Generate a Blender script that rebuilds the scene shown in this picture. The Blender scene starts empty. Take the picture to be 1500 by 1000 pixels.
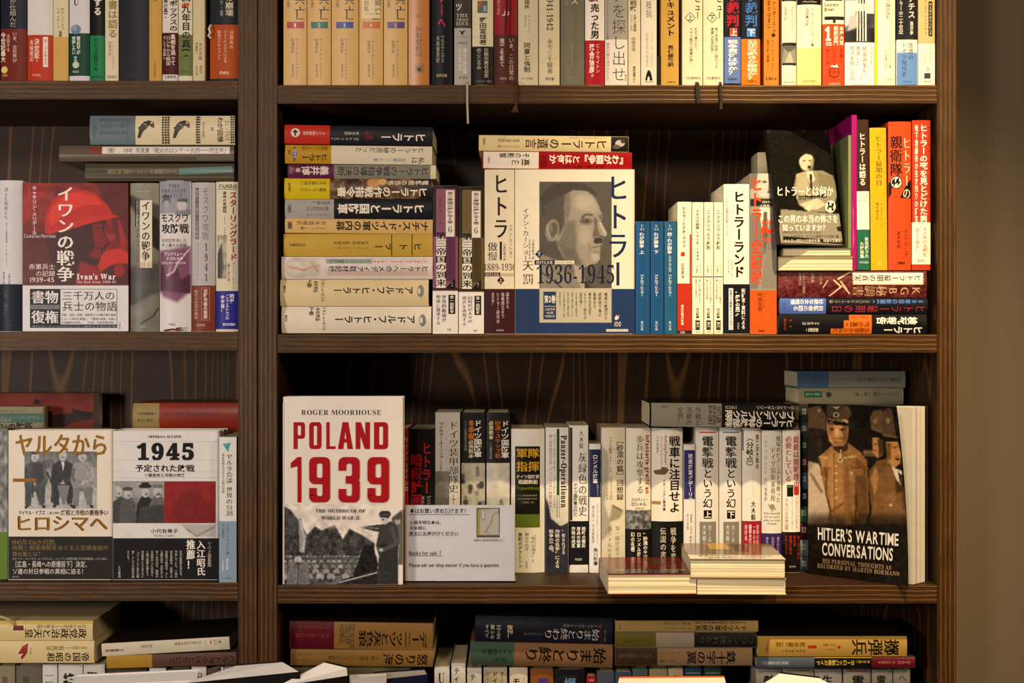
import bpy, bmesh, math, random
import numpy as np
from mathutils import Matrix, Vector

# ---------------------------------------------------------------- camera, light, exposure
S = 0.00087          # metres per photo pixel on the front plane of the bookcases
D = 2.0              # camera distance from that plane
scene = bpy.context.scene
COL = scene.collection
cam_d = bpy.data.cameras.new('camera'); cam = bpy.data.objects.new('camera', cam_d); COL.objects.link(cam)
cam.location = (0, -D, 0); cam.rotation_euler = (math.pi/2, 0, 0)
cam_d.sensor_width = 36; cam_d.lens = 36*D/(1500*S); cam_d.clip_start = .05
scene.camera = cam
scene.view_settings.view_transform = 'Standard'; scene.view_settings.look = 'None'
scene.view_settings.exposure = 0.0; scene.view_settings.gamma = 1; scene.view_settings.use_curve_mapping = False
w = bpy.data.worlds.new('room_air'); scene.world = w; w.use_nodes = True
bg = w.node_tree.nodes['Background']; bg.inputs[0].default_value = (1.0, .80, .62, 1); bg.inputs[1].default_value = .03

def aim(o, t):
    o.rotation_euler = (Vector(t)-o.location).to_track_quat('-Z', 'Y').to_euler()
def spot(name, loc, tgt, power, col, ang, blend, rad):
    l = bpy.data.lights.new(name, 'SPOT'); l.energy = power; l.color = col; l.spot_size = math.radians(ang)
    l.spot_blend = blend; l.shadow_soft_size = rad
    o = bpy.data.objects.new(name, l); COL.objects.link(o); o.location = loc; aim(o, tgt)
def area(name, loc, tgt, power, col, sx, sy):
    l = bpy.data.lights.new(name, 'AREA'); l.energy = power; l.color = col; l.shape = 'RECTANGLE'; l.size = sx; l.size_y = sy
    o = bpy.data.objects.new(name, l); COL.objects.link(o); o.location = loc; aim(o, tgt)
spot('picture_spotlight', (.44, -.80, 1.31), (.42, 0, -.15), 185, (1.0, .76, .42), 45, 1.0, .010)
area('shop_lamp', (-.58, -2.4, .80), (-.12, 0, 0), 18, (1.0, .86, .74), .25, .25)
area('far_warm_lamp', (1.5, -2.2, .9), (.7, .2, 0), 22, (1.0, .72, .42), .4, .4)
area('low_side_lamp', (-1.35, -1.55, -.02), (-.45, 0, -.05), 16, (1.0, .88, .80), .22, .22)

# ---------------------------------------------------------------- helpers
def lin(c):
    c = c/255.0
    return c/12.92 if c <= .04045 else ((c+.055)/1.055)**2.4
NAMED = dict(W='ece8e2', K='141212', CR='e6d9b4', X='2a2624')
def rgb(h):
    h = NAMED.get(h, h)
    return tuple(int(h[i:i+2], 16) for i in (0, 2, 4))
def rgbl(h): return tuple(lin(v) for v in rgb(h))
def npl(a):
    a = np.asarray(a, float)/255.0
    return np.where(a <= .04045, a/12.92, ((a+.055)/1.055)**2.4)

MATS = {}
def mat(h, rough=.42, kind='paper'):
    k = (h, round(rough, 2), kind)
    if k in MATS: return MATS[k]
    m = bpy.data.materials.new(kind+'_'+h.lower()); m.use_nodes = True
    nt = m.node_tree; p = nt.nodes['Principled BSDF']; p.inputs['Roughness'].default_value = rough
    p.inputs['Specular IOR Level'].default_value = .2 if rough < .38 else .1
    c = rgbl(h)
    if kind == 'ink':
        p.inputs['Base Color'].default_value = (*c, 1); MATS[k] = m; return m
    tc = nt.nodes.new('ShaderNodeTexCoord'); n = nt.nodes.new('ShaderNodeTexNoise')
    n.inputs['Scale'].default_value = 45 if kind == 'paper' else 220; n.inputs['Detail'].default_value = 5
    nt.links.new(tc.outputs['Object'], n.inputs['Vector'])
    mx = nt.nodes.new('ShaderNodeMix'); mx.data_type = 'RGBA'
    f = .86
    mx.inputs[6].default_value = (*[v*f for v in c], 1); mx.inputs[7].default_value = (*[min(1, v*1.06) for v in c], 1)
    nt.links.new(n.outputs['Fac'], mx.inputs[0]); nt.links.new(mx.outputs[2], p.inputs['Base Color'])
    MATS[k] = m; return m
def pages_mat():
    if 'pages' in MATS: return MATS['pages']
    m = bpy.data.materials.new('page_edges'); m.use_nodes = True; nt = m.node_tree; p = nt.nodes['Principled BSDF']
    p.inputs['Roughness'].default_value = .8
    tc = nt.nodes.new('ShaderNodeTexCoord'); mp = nt.nodes.new('ShaderNodeMapping'); mp.inputs['Scale'].default_value = (12, 12, 2600)
    n = nt.nodes.new('ShaderNodeTexNoise'); n.inputs['Scale'].default_value = 1
    r = nt.nodes.new('ShaderNodeValToRGB'); r.color_ramp.elements[0].position = .3; r.color_ramp.elements[1].position = .7
    r.color_ramp.elements[0].color = (*rgbl('cdbd92'), 1); r.color_ramp.elements[1].color = (*rgbl('ecdfba'), 1)
    nt.links.new(tc.outputs['Object'], mp.inputs[0]); nt.links.new(mp.outputs[0], n.inputs[0]); nt.links.new(n.outputs['Fac'], r.inputs[0])
    nt.links.new(r.outputs[0], p.inputs['Base Color']); MATS['pages'] = m; return m
def photo_mat(rough=.35):
    k = ('photo', rough)
    if k in MATS: return MATS[k]
    m = bpy.data.materials.new('printed_photograph'); m.use_nodes = True; nt = m.node_tree; p = nt.nodes['Principled BSDF']
    p.inputs['Roughness'].default_value = rough; p.inputs['Specular IOR Level'].default_value = .22
    a = nt.nodes.new('ShaderNodeAttribute'); a.attribute_name = 'print'
    nt.links.new(a.outputs['Color'], p.inputs['Base Color']); MATS[k] = m; return m
def clear_mat():
    if 'clear' in MATS: return MATS['clear']
    m = bpy.data.materials.new('clear_acrylic'); m.use_nodes = True; nt = m.node_tree; nt.nodes.clear()
    o = nt.nodes.new('ShaderNodeOutputMaterial'); t = nt.nodes.new('ShaderNodeBsdfTransparent'); t.inputs[0].default_value = (.985, .99, .99, 1)
    g = nt.nodes.new('ShaderNodeBsdfGlossy'); g.inputs['Roughness'].default_value = .06
    f = nt.nodes.new('ShaderNodeFresnel'); f.inputs[0].default_value = 1.45; x = nt.nodes.new('ShaderNodeMixShader')
    nt.links.new(f.outputs[0], x.inputs[0]); nt.links.new(t.outputs[0], x.inputs[1]); nt.links.new(g.outputs[0], x.inputs[2])
    nt.links.new(x.outputs[0], o.inputs[0]); MATS['clear'] = m; return m

def mesh_obj(name, verts, faces, mats, parent=None, mi=None, smooth=False, matrix=None):
    me = bpy.data.meshes.new(name); me.from_pydata([tuple(v) for v in verts], [], faces)
    for m in mats: me.materials.append(m)
    if mi is not None: me.polygons.foreach_set('material_index', mi)
    if smooth: me.polygons.foreach_set('use_smooth', [True]*len(me.polygons))
    me.update()
    o = bpy.data.objects.new(name, me); COL.objects.link(o)
    if parent: o.parent = parent
    if matrix is not None: o.matrix_local = matrix
    return o
def box(name, a, b, m, parent=None, bev=0, front_mat=None):
    (x0, y0, z0), (x1, y1, z1) = a, b
    bm = bmesh.new()
    vs = [bm.verts.new(p) for p in [(x0,y0,z0),(x1,y0,z0),(x1,y1,z0),(x0,y1,z0),(x0,y0,z1),(x1,y0,z1),(x1,y1,z1),(x0,y1,z1)]]
    for f in [(0,3,2,1),(4,5,6,7),(0,1,5,4),(1,2,6,5),(2,3,7,6),(3,0,4,7)]: bm.faces.new([vs[i] for i in f])
    if bev: bmesh.ops.bevel(bm, geom=bm.edges[:], offset=bev, segments=2, affect='EDGES')
    bm.normal_update()
    me = bpy.data.meshes.new(name)
    me.materials.append(m)
    if front_mat:
        me.materials.append(front_mat)
        for f in bm.faces:
            if f.normal.y < -.5: f.material_index = 1
    bm.to_mesh(me); bm.free()
    o = bpy.data.objects.new(name, me); COL.objects.link(o)
    if parent: o.parent = parent
    return o
def empty(name, M, label, cat, group=None):
    o = bpy.data.objects.new(name, None); COL.objects.link(o); o.matrix_world = M; o.empty_display_size = .02
    o['label'] = label; o['category'] = cat
    if group: o['group'] = group
    return o
def ztop(py, y=0.0): return (500-py)*S*(1+y/D)
def wx(px, y=0.0): return (px-750)*S*(1+y/D)

# ---------------------------------------------------------------- glyphs
GL = {}
GS = bpy.data.scenes.new('glyph_workshop'); GC = bpy.data.curves.new('glyph', 'FONT'); GC.size = 1; GC.fill_mode = 'FRONT'
GO = bpy.data.objects.new('glyph', GC); GS.collection.objects.link(GO)
def glyph(ch, off):
    k = (ch, off)
    if k in GL: return GL[k]
    c = GC; c.body = ch; c.offset = off; c.resolution_u = 4 if (ord(ch) < 0x2000 or off > .03) else 2
    GS.view_layers[0].update(); dg = GS.view_layers[0].depsgraph; dg.update()
    ev = GO.evaluated_get(dg); m = ev.to_mesh()
    v = np.array([x.co[:2] for x in m.vertices]).reshape(-1, 2); f = [tuple(p.vertices) for p in m.polygons]
    ev.to_mesh_clear()
    GL[k] = (v, f); return GL[k]
def serif(s):
    r = ''
    for c in s:
        if 'A' <= c <= 'Z': r += chr(0x1D400+ord(c)-65)
        elif 'a' <= c <= 'z': r += chr(0x1D41A+ord(c)-97)
        elif '0' <= c <= '9': r += chr(0x1D7CE+ord(c)-48)
        else: r += c
    return r
def isl(ch): return ord(ch) < 0x2000 or ord(ch) >= 0x1D400
ROT = set('ー〜―…「」（）『』〈〉()-–［］')
OFF = {-1: -.012, 0: 0, 1: .018, 2: .034, 3: .05}
def layout(mode, s, x0, y0, x1, y1, wt=0, fn='g'):
    """glyph outlines of s fitted into the photo-space box; returns vertex array and faces"""
    if fn == 's': s = serif(s)
    off = OFF[wt] if fn != 'm' else OFF[wt]-.014
    V = []; F = []; n = 0; pos = 0.0; K = []
    vert = mode in 'vl'
    latin = all(isl(c) for c in s)
    for ch in s:
        if ch in ' 　': pos += .5 if vert or not latin else .32; continue
        gv, gf = glyph(ch, 0)
        o2 = off
        if not isl(ch) and wt > 0: o2 = min(off, .024 if len(gv) < 45 else (.018 if len(gv) < 80 else .010))
        if o2: gv, gf = glyph(ch, o2)
        sm = (-.02, .02) if fn == 'm' else ((-.5*(off-o2)-.004, .5*(off-o2)+.004) if off-o2 > .012 else (0,))
        if not len(gv): pos += .5; continue
        if vert:
            if ch in ROT: a = pos+gv[:, 0]; b = gv[:, 1]+.12
            elif isl(ch):
                cx = (gv[:, 0].min()+gv[:, 0].max())/2; a = pos+.82-gv[:, 1]; b = gv[:, 0]-cx+.5
            else:
                a = pos+.88-gv[:, 1]; b = gv[:, 0]
                if ch in '、。': a = a-.6; b = b+.6
            adv = 1.0 if ch != '・' else .6
            if ch == '・': a = a-.2
        else:
            if isl(ch):
                mn = gv[:, 0].min(); wd = gv[:, 0].max()-mn
                a = pos+gv[:, 0]-mn+.05; adv = wd+.11; b = gv[:, 1]/.70 if latin else gv[:, 1]+.14
            else: a = pos+gv[:, 0]; b = gv[:, 1]+.12; adv = 1.0
        for kk, d in enumerate(sm):
            K += [kk]*len(gv)
            bb, aa = (b+d, a) if vert else (b, a+d)
            V.append(np.stack([aa, bb], 1)); F += [tuple(i+n for i in f) for f in gf]; n += len(gv)
        pos += adv
    if not V: return None
    V = np.concatenate(V); A = max(pos, .1); a = V[:, 0]/A; b = V[:, 1]
    if mode == 'v': P = np.stack([x0+b*(x1-x0), y0+a*(y1-y0)], 1)
    elif mode == 'l': P = np.stack([x1-a*(x1-x0), y0+b*(y1-y0)], 1)
    elif mode == 'h': P = np.stack([x0+a*(x1-x0), y1-b*(y1-y0)], 1)
    elif mode == 'r': P = np.stack([x0+b*(x1-x0), y0+a*(y1-y0)], 1)
    elif mode == 'u': P = np.stack([x1-a*(x1-x0), y0+b*(y1-y0)], 1)
    return P, F, np.array(K)

# ---------------------------------------------------------------- painted photographs (printed on covers)
class Cv:
    """tonal print laid out on a grid; coordinates are given in a measuring frame: photo px = o + c/s"""
    def __init__(s, x0, y0, x1, y1, base, ox=0, oy=0, k=1.0, step=1.0):
        s.x0, s.y0, s.x1, s.y1 = x0, y0, x1, y1
        s.nx = max(3, int((x1-x0)/step)+1); s.ny = max(3, int((y1-y0)/step)+1)
        X = np.linspace(x0, x1, s.nx); Y = np.linspace(y0, y1, s.ny)
        s.PX, s.PY = np.meshgrid(X, Y); s.X = (s.PX-ox)*k; s.Y = (s.PY-oy)*k; s.k = k
        s.a = np.ones((s.ny, s.nx, 3))*np.array(s.c(base), float); s.step = step
    def c(s, h): return (h, h, h) if isinstance(h, (int, float)) else rgb(h)
    def blur(s, m, r):
        r = min(60, int(math.ceil(3*(r*.5/s.k/s.step)**2)))
        for _ in range(max(0, r)):
            p = np.pad(m, 1, mode='edge')
            m = (p[1:-1, 1:-1]*2+p[:-2, 1:-1]+p[2:, 1:-1]+p[1:-1, :-2]+p[1:-1, 2:])/6
        return m
    def put(s, m, col, soft=0, al=1.0):
        m = s.blur(m.astype(float), soft)*al
        s.a = s.a*(1-m[..., None])+np.array(s.c(col), float)*m[..., None]; return s
    def poly(s, pts, col, soft=0, al=1.0):
        m = np.zeros(s.X.shape, bool); n = len(pts)
        for i in range(n):
            ax, ay = pts[i]; bx, by = pts[(i+1) % n]
            if ay == by: continue
            c = ((ay > s.Y) != (by > s.Y)) & (s.X < (bx-ax)*(s.Y-ay)/(by-ay)+ax); m ^= c
        return s.put(m, col, soft, al)
    def ell(s, cx, cy, rx, ry, col, soft=0, al=1.0, rot=0):
        t = math.radians(rot); dx = s.X-cx; dy = s.Y-cy
        u = (dx*math.cos(t)+dy*math.sin(t))/rx; v = (-dx*math.sin(t)+dy*math.cos(t))/ry
        return s.put(u*u+v*v < 1, col, soft, al)
    def line(s, pts, wd, col, soft=0, al=1.0):
        for (ax, ay), (bx, by) in zip(pts[:-1], pts[1:]):
            L = math.hypot(bx-ax, by-ay) or 1; nx_, ny_ = -(by-ay)/L*wd/2, (bx-ax)/L*wd/2
            s.poly([(ax+nx_, ay+ny_), (bx+nx_, by+ny_), (bx-nx_, by-ny_), (ax-nx_, ay-ny_)], col, soft, al)
        return s
    def noise(s, amp, cell, seed=0, aniso=1.0, box=None):
        r = np.random.RandomState(seed); gx = max(2, int(s.nx*s.step/cell)+2); gy = max(2, int(s.ny*s.step/(cell*aniso))+2)
        g = r.rand(gy, gx)-.5; xi = np.linspace(0, gx-1.001, s.nx); yi = np.linspace(0, gy-1.001, s.ny)
        x0 = xi.astype(int); y0 = yi.astype(int); fx = (xi-x0)[None]; fy = (yi-y0)[:, None]
        n = (g[np.ix_(y0, x0)]*(1-fx)*(1-fy)+g[np.ix_(y0, x0+1)]*fx*(1-fy)+g[np.ix_(y0+1, x0)]*(1-fx)*fy+g[np.ix_(y0+1, x0+1)]*fx*fy)
        m = 1.0
        if box: m = ((s.X >= box[0]) & (s.Y >= box[1]) & (s.X <= box[2]) & (s.Y <= box[3])).astype(float)[..., None]
        s.a = s.a+n[..., None]*2*amp*m; return s
    def vgrad(s, top, bot, y0, y1, al=1.0):
        t = np.clip((s.Y-y0)/(y1-y0), 0, 1)[..., None]*al
        s.a = s.a*(1-t)+np.array(s.c(bot), float)*t; return s
    def tint(s, col):
        s.a = s.a*(np.array(rgb(col), float)/255); return s

# ---------------------------------------------------------------- books
NB = [0]
def ray_local(M, px, py):
    """photo point on the plane y=0 of frame M, in that frame"""
    Mi = M.inverted(); o = Mi @ Vector((0, -D, 0)); d = Mi.to_3x3() @ Vector(((px-750)*S, D, (500-py)*S))
    t = -o.y/d.y; p = o+d*t; return p.x, p.z
def to_local(M, P):
    Mi = np.array(M.inverted()); o = Mi[:3, :3] @ np.array([0, -D, 0])+Mi[:3, 3]
    P = np.asarray(P, float); d = np.stack([(P[:, 0]-750)*S, np.full(len(P), D), (500-P[:, 1])*S], 1) @ Mi[:3, :3].T
    t = -o[1]/d[:, 1]; q = o+d*t[:, None]; return q[:, [0, 2]]

SEG = 10
def prints(root, M, items, wdt, hgt, sag, lying, rough, part='lettering', cen=None, warp=None, eps0=.00008, bulge_c=0.0):
    """everything printed on one face: one mesh with one slot per colour, photographs as meshes of their own"""
    V = []; F = []; MI = []; mats = []; idx = {}; n = 0; e = eps0; IT = []
    half = (hgt if lying else wdt)/2; eshape = e
    def cc(q): return (q[:, 1]-half) if lying else q[:, 0]
    def add(P, faces, col, kind='ink', K=None):
        nonlocal n, e
        q = to_local(M, P); k = (col, kind)
        q[:, 0] = np.clip(q[:, 0], -wdt/2+.0002, wdt/2-.0002); q[:, 1] = np.clip(q[:, 1], .0004, hgt-.0003)
        if k not in idx: idx[k] = len(mats); mats.append(mat(col, rough, 'ink'))
        IT.append((q[:, 0].min(), q[:, 0].max(), q[:, 1].min(), q[:, 1].max(), len(F), len(F)+len(faces)))
        V.extend([(a, -e-(.000014*K[i] if K is not None else 0), b) for i, (a, b) in enumerate(q)]); F.extend([tuple(i+n for i in f) for f in faces]); MI.extend([idx[k]]*len(faces))
        n += len(q); e += .000012 if kind != 'text' else 0
    for it in items:
        t = it[0]
        if t in 'RPEI': eshape = e = max(e, eshape)+.00002
        if t in 'vlhru' and len(t) == 1:
            _, s, x0, y0, x1, y1, col = it[:7]; wt = it[7] if len(it) > 7 else 0; fn = it[8] if len(it) > 8 else 'g'
            r = layout(t, s, x0, y0, x1, y1, wt, fn)
            if r: e = max(e, eshape+.00004); add(r[0], r[1], col, 'text', r[2])
        elif t == 'R':
            _, x0, y0, x1, y1, col = it
            add([(x0, y1), (x1, y1), (x1, y0), (x0, y0)], [(0, 1, 2, 3)], col)
        elif t == 'Q': add(it[1], [tuple(range(len(it[1])))], it[2])
        elif t == 'P':
            add(it[1], [tuple(range(len(it[1])))], it[2])
        elif t == 'E':
            _, cx, cy, rx, ry, col = it
            add([(cx+rx*math.cos(a*math.pi/12), cy-ry*math.sin(a*math.pi/12)) for a in range(24)], [tuple(range(24))], col)
        elif t == 'I':
            cv = it[1]; q = to_local(M, np.stack([cv.PX.ravel(), cv.PY.ravel()], 1))
            q[:, 0] = np.clip(q[:, 0], -wdt/2+1e-4, wdt/2-1e-4); q[:, 1] = np.clip(q[:, 1], 1e-4, hgt-1e-4)
            yy = np.full(len(q), -e)
            if sag: c = cc(q); yy = yy+sag*np.clip(np.abs(c/half), 0, 1)**2
            nx, ny = cv.nx, cv.ny; I = np.arange(nx*ny).reshape(ny, nx)
            fa = np.stack([I[1:, :-1], I[1:, 1:], I[:-1, 1:], I[:-1, :-1]], -1).reshape(-1, 4)
            vv = np.stack([q[:, 0], yy, q[:, 1]], 1)
            if warp: vv = warp(vv)
            me = bpy.data.meshes.new('cover_picture'); me.from_pydata(vv.tolist(), [], fa.tolist())
            at = me.color_attributes.new('print', 'FLOAT_COLOR', 'POINT')
            cl = npl(np.clip(cv.a.reshape(-1, 3), 3, 250)); at.data.foreach_set('color', np.concatenate([cl, np.ones((len(cl), 1))], 1).ravel())
            me.materials.append(photo_mat(rough)); me.update()
            o = bpy.data.objects.new('cover_picture', me); COL.objects.link(o); o.parent = root
    if not F: return
    # pieces of print far from one another become parts of their own
    par = list(range(len(IT)))
    def find(i):
        while par[i] != i: i = par[i]
        return i
    def span(t): return max(t[1]-t[0], t[3]-t[2])
    for i in range(len(IT)):
        for j in range(i):
            a, b = IT[i], IT[j]; g = math.hypot(max(0, a[0]-b[1], b[0]-a[1]), max(0, a[2]-b[3], b[2]-a[3]))
            if g < .018: par[find(i)] = find(j)
    groups = {}
    for i in range(len(IT)): groups.setdefault(find(i), []).append(i)
    for g in groups.values():
        fs = [k for i in g for k in range(IT[i][4], IT[i][5])]; used = sorted({v for k in fs for v in F[k]}); mp = {v: i for i, v in enumerate(used)}
        mus = sorted({MI[k] for k in fs})
        me = bpy.data.meshes.new(part); me.from_pydata([V[v] for v in used], [], [tuple(mp[v] for v in F[k]) for k in fs])
        for m in mus: me.materials.append(mats[m])
        me.polygons.foreach_set('material_index', [mus.index(MI[k]) for k in fs]); me.update()
        if sag:
            bm = bmesh.new(); bm.from_mesh(me)
            ax = 2 if lying else 0
            for i in range(1, SEG):
                c = half*(-1+2*i/SEG)+(half if lying else 0)
                co = [0, 0, 0]; no = [0, 0, 0]; co[ax] = c; no[ax] = 1
                bmesh.ops.bisect_plane(bm, geom=bm.verts[:]+bm.edges[:]+bm.faces[:], plane_co=co, plane_no=no, dist=1e-7)
            for v in bm.verts:
                c = v.co.z-half if lying else v.co.x
                t = min(1, abs(c/half)); i = min(SEG-1, int((t+1)/2*SEG)); a = -1+2*i/SEG; b = a+2/SEG; f = (t-a)/(b-a); v.co.y += sag*((1-f)*a*a+f*b*b)
            for f in bm.faces: f.smooth = True
            bm.to_mesh(me); bm.free()
        o = bpy.data.objects.new(part, me); COL.objects.link(o); o.parent = root

def c_section(half, dep, th, sag):
    out = [(-half, dep)]+[(half*(-1+2*i/SEG), sag*(-1+2*i/SEG)**2) for i in range(SEG+1)]+[(half, dep)]
    ih = half-th
    inn = [(ih, dep)]+[(ih*(1-2*i/SEG), sag*(1-2*i/SEG)**2+th) for i in range(SEG+1)]+[(-ih, dep)]
    return out+inn
def extrude(name, sec, a0, a1, lying, off, m, parent, smooth=True):
    n = len(sec)
    def P(c, y, a): return (a, y, c+off) if lying else (c+off, y, a)
    V = [P(c, y, a0) for c, y in sec]+[P(c, y, a1) for c, y in sec]
    F = [(i, (i+1) % n, n+(i+1) % n, n+i) for i in range(n)]
    h = n//2
    for k in range(h-1):     # cap strips between outer and inner outline
        i, j = k, n-1-k
        F.append((i, j, j-1, i+1)); F.append((n+i, n+i+1, n+j-1, n+j))
    o = mesh_obj(name, V, F, [m], parent)
    me = o.data; bm = bmesh.new(); bm.from_mesh(me); bmesh.ops.recalc_face_normals(bm, faces=bm.faces[:])
    for f in bm.faces:
        f.smooth = True
    for e in bm.edges:
        if len(e.link_faces) == 2 and e.calc_face_angle(0) > .6: e.smooth = False
    bm.to_mesh(me); bm.free(); return o

ROW = dict(shelf=None, yf=.004, dep=.13, group=None)
def row(**k): ROW.update(k)

def book(x0, y0, x1, y1, col, label, items=(), yf=None, dep=None, sag=None, lying=False, roll=0, rough=.4, band=(), group=None, gap=.3, ribbon=None, shade_topcol=None, hard=False):
    """a closed book seen on its spine, standing (lying=False) or lying flat; the rectangle is the spine in the photo"""
    yf = ROW['yf'] if yf is None else yf; dep = ROW['dep'] if dep is None else dep
    X0, X1 = wx(x0+gap, yf), wx(x1-gap, yf); Z1 = ztop(y0, yf)
    Z0 = ROW['shelf']+.0004 if (y1 is None) else ztop(y1, yf)
    if lying: Z1 -= .0002
    w_, h_ = X1-X0, Z1-Z0; xc = (X0+X1)/2
    M = Matrix.Translation((xc, yf, Z0))
    root = empty('book', M, label, 'book', group or ROW['group'])
    half = (h_ if lying else w_)/2
    if sag is None: sag = .16
    sg = sag*half*2*.5
    th = .0014 if not hard else .0024
    if lying: sec = c_section(half, dep, th, sg); off = half; a0, a1 = -w_/2, w_/2
    else: sec = c_section(half, dep, th, sg); off = 0; a0, a1 = 0, h_
    extrude('cover', sec, a0, a1, lying, off, mat(col, rough), root)
    ins = .003 if hard else .0008
    if lying: box('pages', (-w_/2+ins, sg+th, th), (w_/2-ins, dep-.002, h_-th), pages_mat(), root)
    else: box('pages', (-w_/2+th, sg+th, ins), (w_/2-th, dep-.002, h_-ins), pages_mat(), root)
    for b in band:
        p0, p1, bc = b
        if lying:
            u0, u1 = ray_local(M, p0, (y0+(y1 or y0))/2)[0], ray_local(M, p1, y0)[0]; u0 = max(u0, -w_/2); u1 = min(u1, w_/2)
        else:
            u1, u0 = ray_local(M, x0, p0)[1], ray_local(M, x0, p1)[1]; u0 = max(u0, .0004)
            u1 = min(u1, h_)
        s2 = [(c*(1+.0001/half), y-.00012) for c, y in c_section(half, dep*.985, .00015, sg)]
        extrude('paper_band', s2, u0, u1, lying, off, mat(bc, rough), root)
    if shade_topcol: box('front_cover', (-w_/2, .001, h_-.0001), (w_/2, dep, h_+.0006), mat(shade_topcol, rough), root)  # dark top sheet: shelf shadow put into its colour, plus one dark jacket
    if items:
        prints(root, M, items, w_, h_, sg, lying, rough, eps0=.00018 if band else .00006)
    if roll:
        root.matrix_world = Matrix.Translation((xc, yf, Z0)) @ Matrix.Rotation(math.radians(roll), 4, 'Y')
    return root

def front_book(x0, y0, x1, y1, col, label, items=(), yf=None, thick=.025, spine='r', rough=.4, band=(), group=None, shelf=True, lean=0, backcol=None):
    """a book standing with its front cover to the viewer"""
    yf = ROW['yf'] if yf is None else yf
    X0, X1 = wx(x0, yf), wx(x1, yf); Z1 = ztop(y0, yf); Z0 = ROW['shelf']+.0004 if y1 is None else ztop(y1, yf)
    w_, h_ = X1-X0, Z1-Z0; M = Matrix.Translation(((X0+X1)/2, yf, Z0))
    return panel_book(M, w_, h_, col, label, items, thick, spine, rough, band, group, lean)

def panel_book(M, w_, h_, col, label, items, thick=.02, spine='r', rough=.4, band=(), group=None, lean=0, inset=.001):
    M0 = M
    if lean: M = M @ Matrix.Rotation(math.radians(-lean), 4, 'X')
    root = empty('book', M, label, 'book', group or ROW['group'])
    th = .0012; sgn = 1 if spine == 'r' else -1; hw = w_/2
    r = min(.004, thick*.3)
    # plan section: front board, spine with rounded corners, back board
    out = [(-sgn*hw, 0), (sgn*(hw-r), 0)]
    for i in range(1, 5):
        a = i/4*math.pi/2; out.append((sgn*(hw-r+r*math.sin(a)), r-r*math.cos(a)))
    for i in range(0, 5):
        a = i/4*math.pi/2; out.append((sgn*(hw-r+r*math.cos(a)), thick-r+r*math.sin(a)))
    out.append((-sgn*hw, thick))
    inn = [(-sgn*hw, thick-th), (sgn*(hw-th), thick-th), (sgn*(hw-th), th), (-sgn*hw, th)]
    sec = out+inn; n = len(sec)
    V = [(x, y, 0) for x, y in sec]+[(x, y, h_) for x, y in sec]
    F = [(i, (i+1) % n, n+(i+1) % n, n+i) for i in range(n)]
    F += [tuple(range(n))[::-1], tuple(range(n, 2*n))]
    o = mesh_obj('cover', V, F, [mat(col, rough)], root)
    bm = bmesh.new(); bm.from_mesh(o.data); bmesh.ops.triangulate(bm, faces=[f for f in bm.faces if len(f.verts) > 4])
    bmesh.ops.recalc_face_normals(bm, faces=bm.faces[:]); bm.to_mesh(o.data); bm.free()
    if sgn > 0: box('pages', (-hw+inset, th+.0002, inset), (hw-th-.0003, thick-th-.0002, h_-inset), pages_mat(), root)
    else: box('pages', (-hw+th+.0003, th+.0002, inset), (hw-inset, thick-th-.0002, h_-inset), pages_mat(), root)
    for p0, p1, bc in band:
        u1, u0 = ray_local(M, 0, p0)[1], max(.0005, ray_local(M, 0, p1)[1])
        if abs(M.to_3x3()[2][0]) > .01 or abs(M.to_3x3()[0][1]) > .01: u1 = p0; u0 = p1
        box('paper_band', (-hw+.0002, -.0002, u0), (hw+.0001, .0002, u1), mat(bc, rough), root)
    if items: prints(root, M, items, w_, h_, 0, False, rough, eps0=.00026 if band else .00006)
    return root

def strip(name, pts, wd, col, parent, M=None, flat=True):
    """a thin ribbon through world points"""
    Mi = parent.matrix_world.inverted(); V = []; F = []
    for i, p in enumerate(pts):
        p = Vector(p); d = (Vector(pts[min(i+1, len(pts)-1)])-Vector(pts[max(i-1, 0)])).normalized()
        s_ = d.cross(Vector((0, 1, 0))).normalized()*wd/2; n_ = Vector((0, wd*.25, 0))
        for q in (p-s_, p-n_, p+s_, p+n_): V.append(Mi @ q)
    for i in range(len(pts)-1):
        for k in range(4): a, b = i*4+k, i*4+(k+1) % 4; F.append((a, b, b+4, a+4))
    F += [(3, 2, 1, 0), tuple(4*(len(pts)-1)+k for k in range(4))]
    return mesh_obj(name, V, F, [mat(col, .6)], parent)
def pt(px, py, y): return (wx(px, y), y, ztop(py, y))
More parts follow.
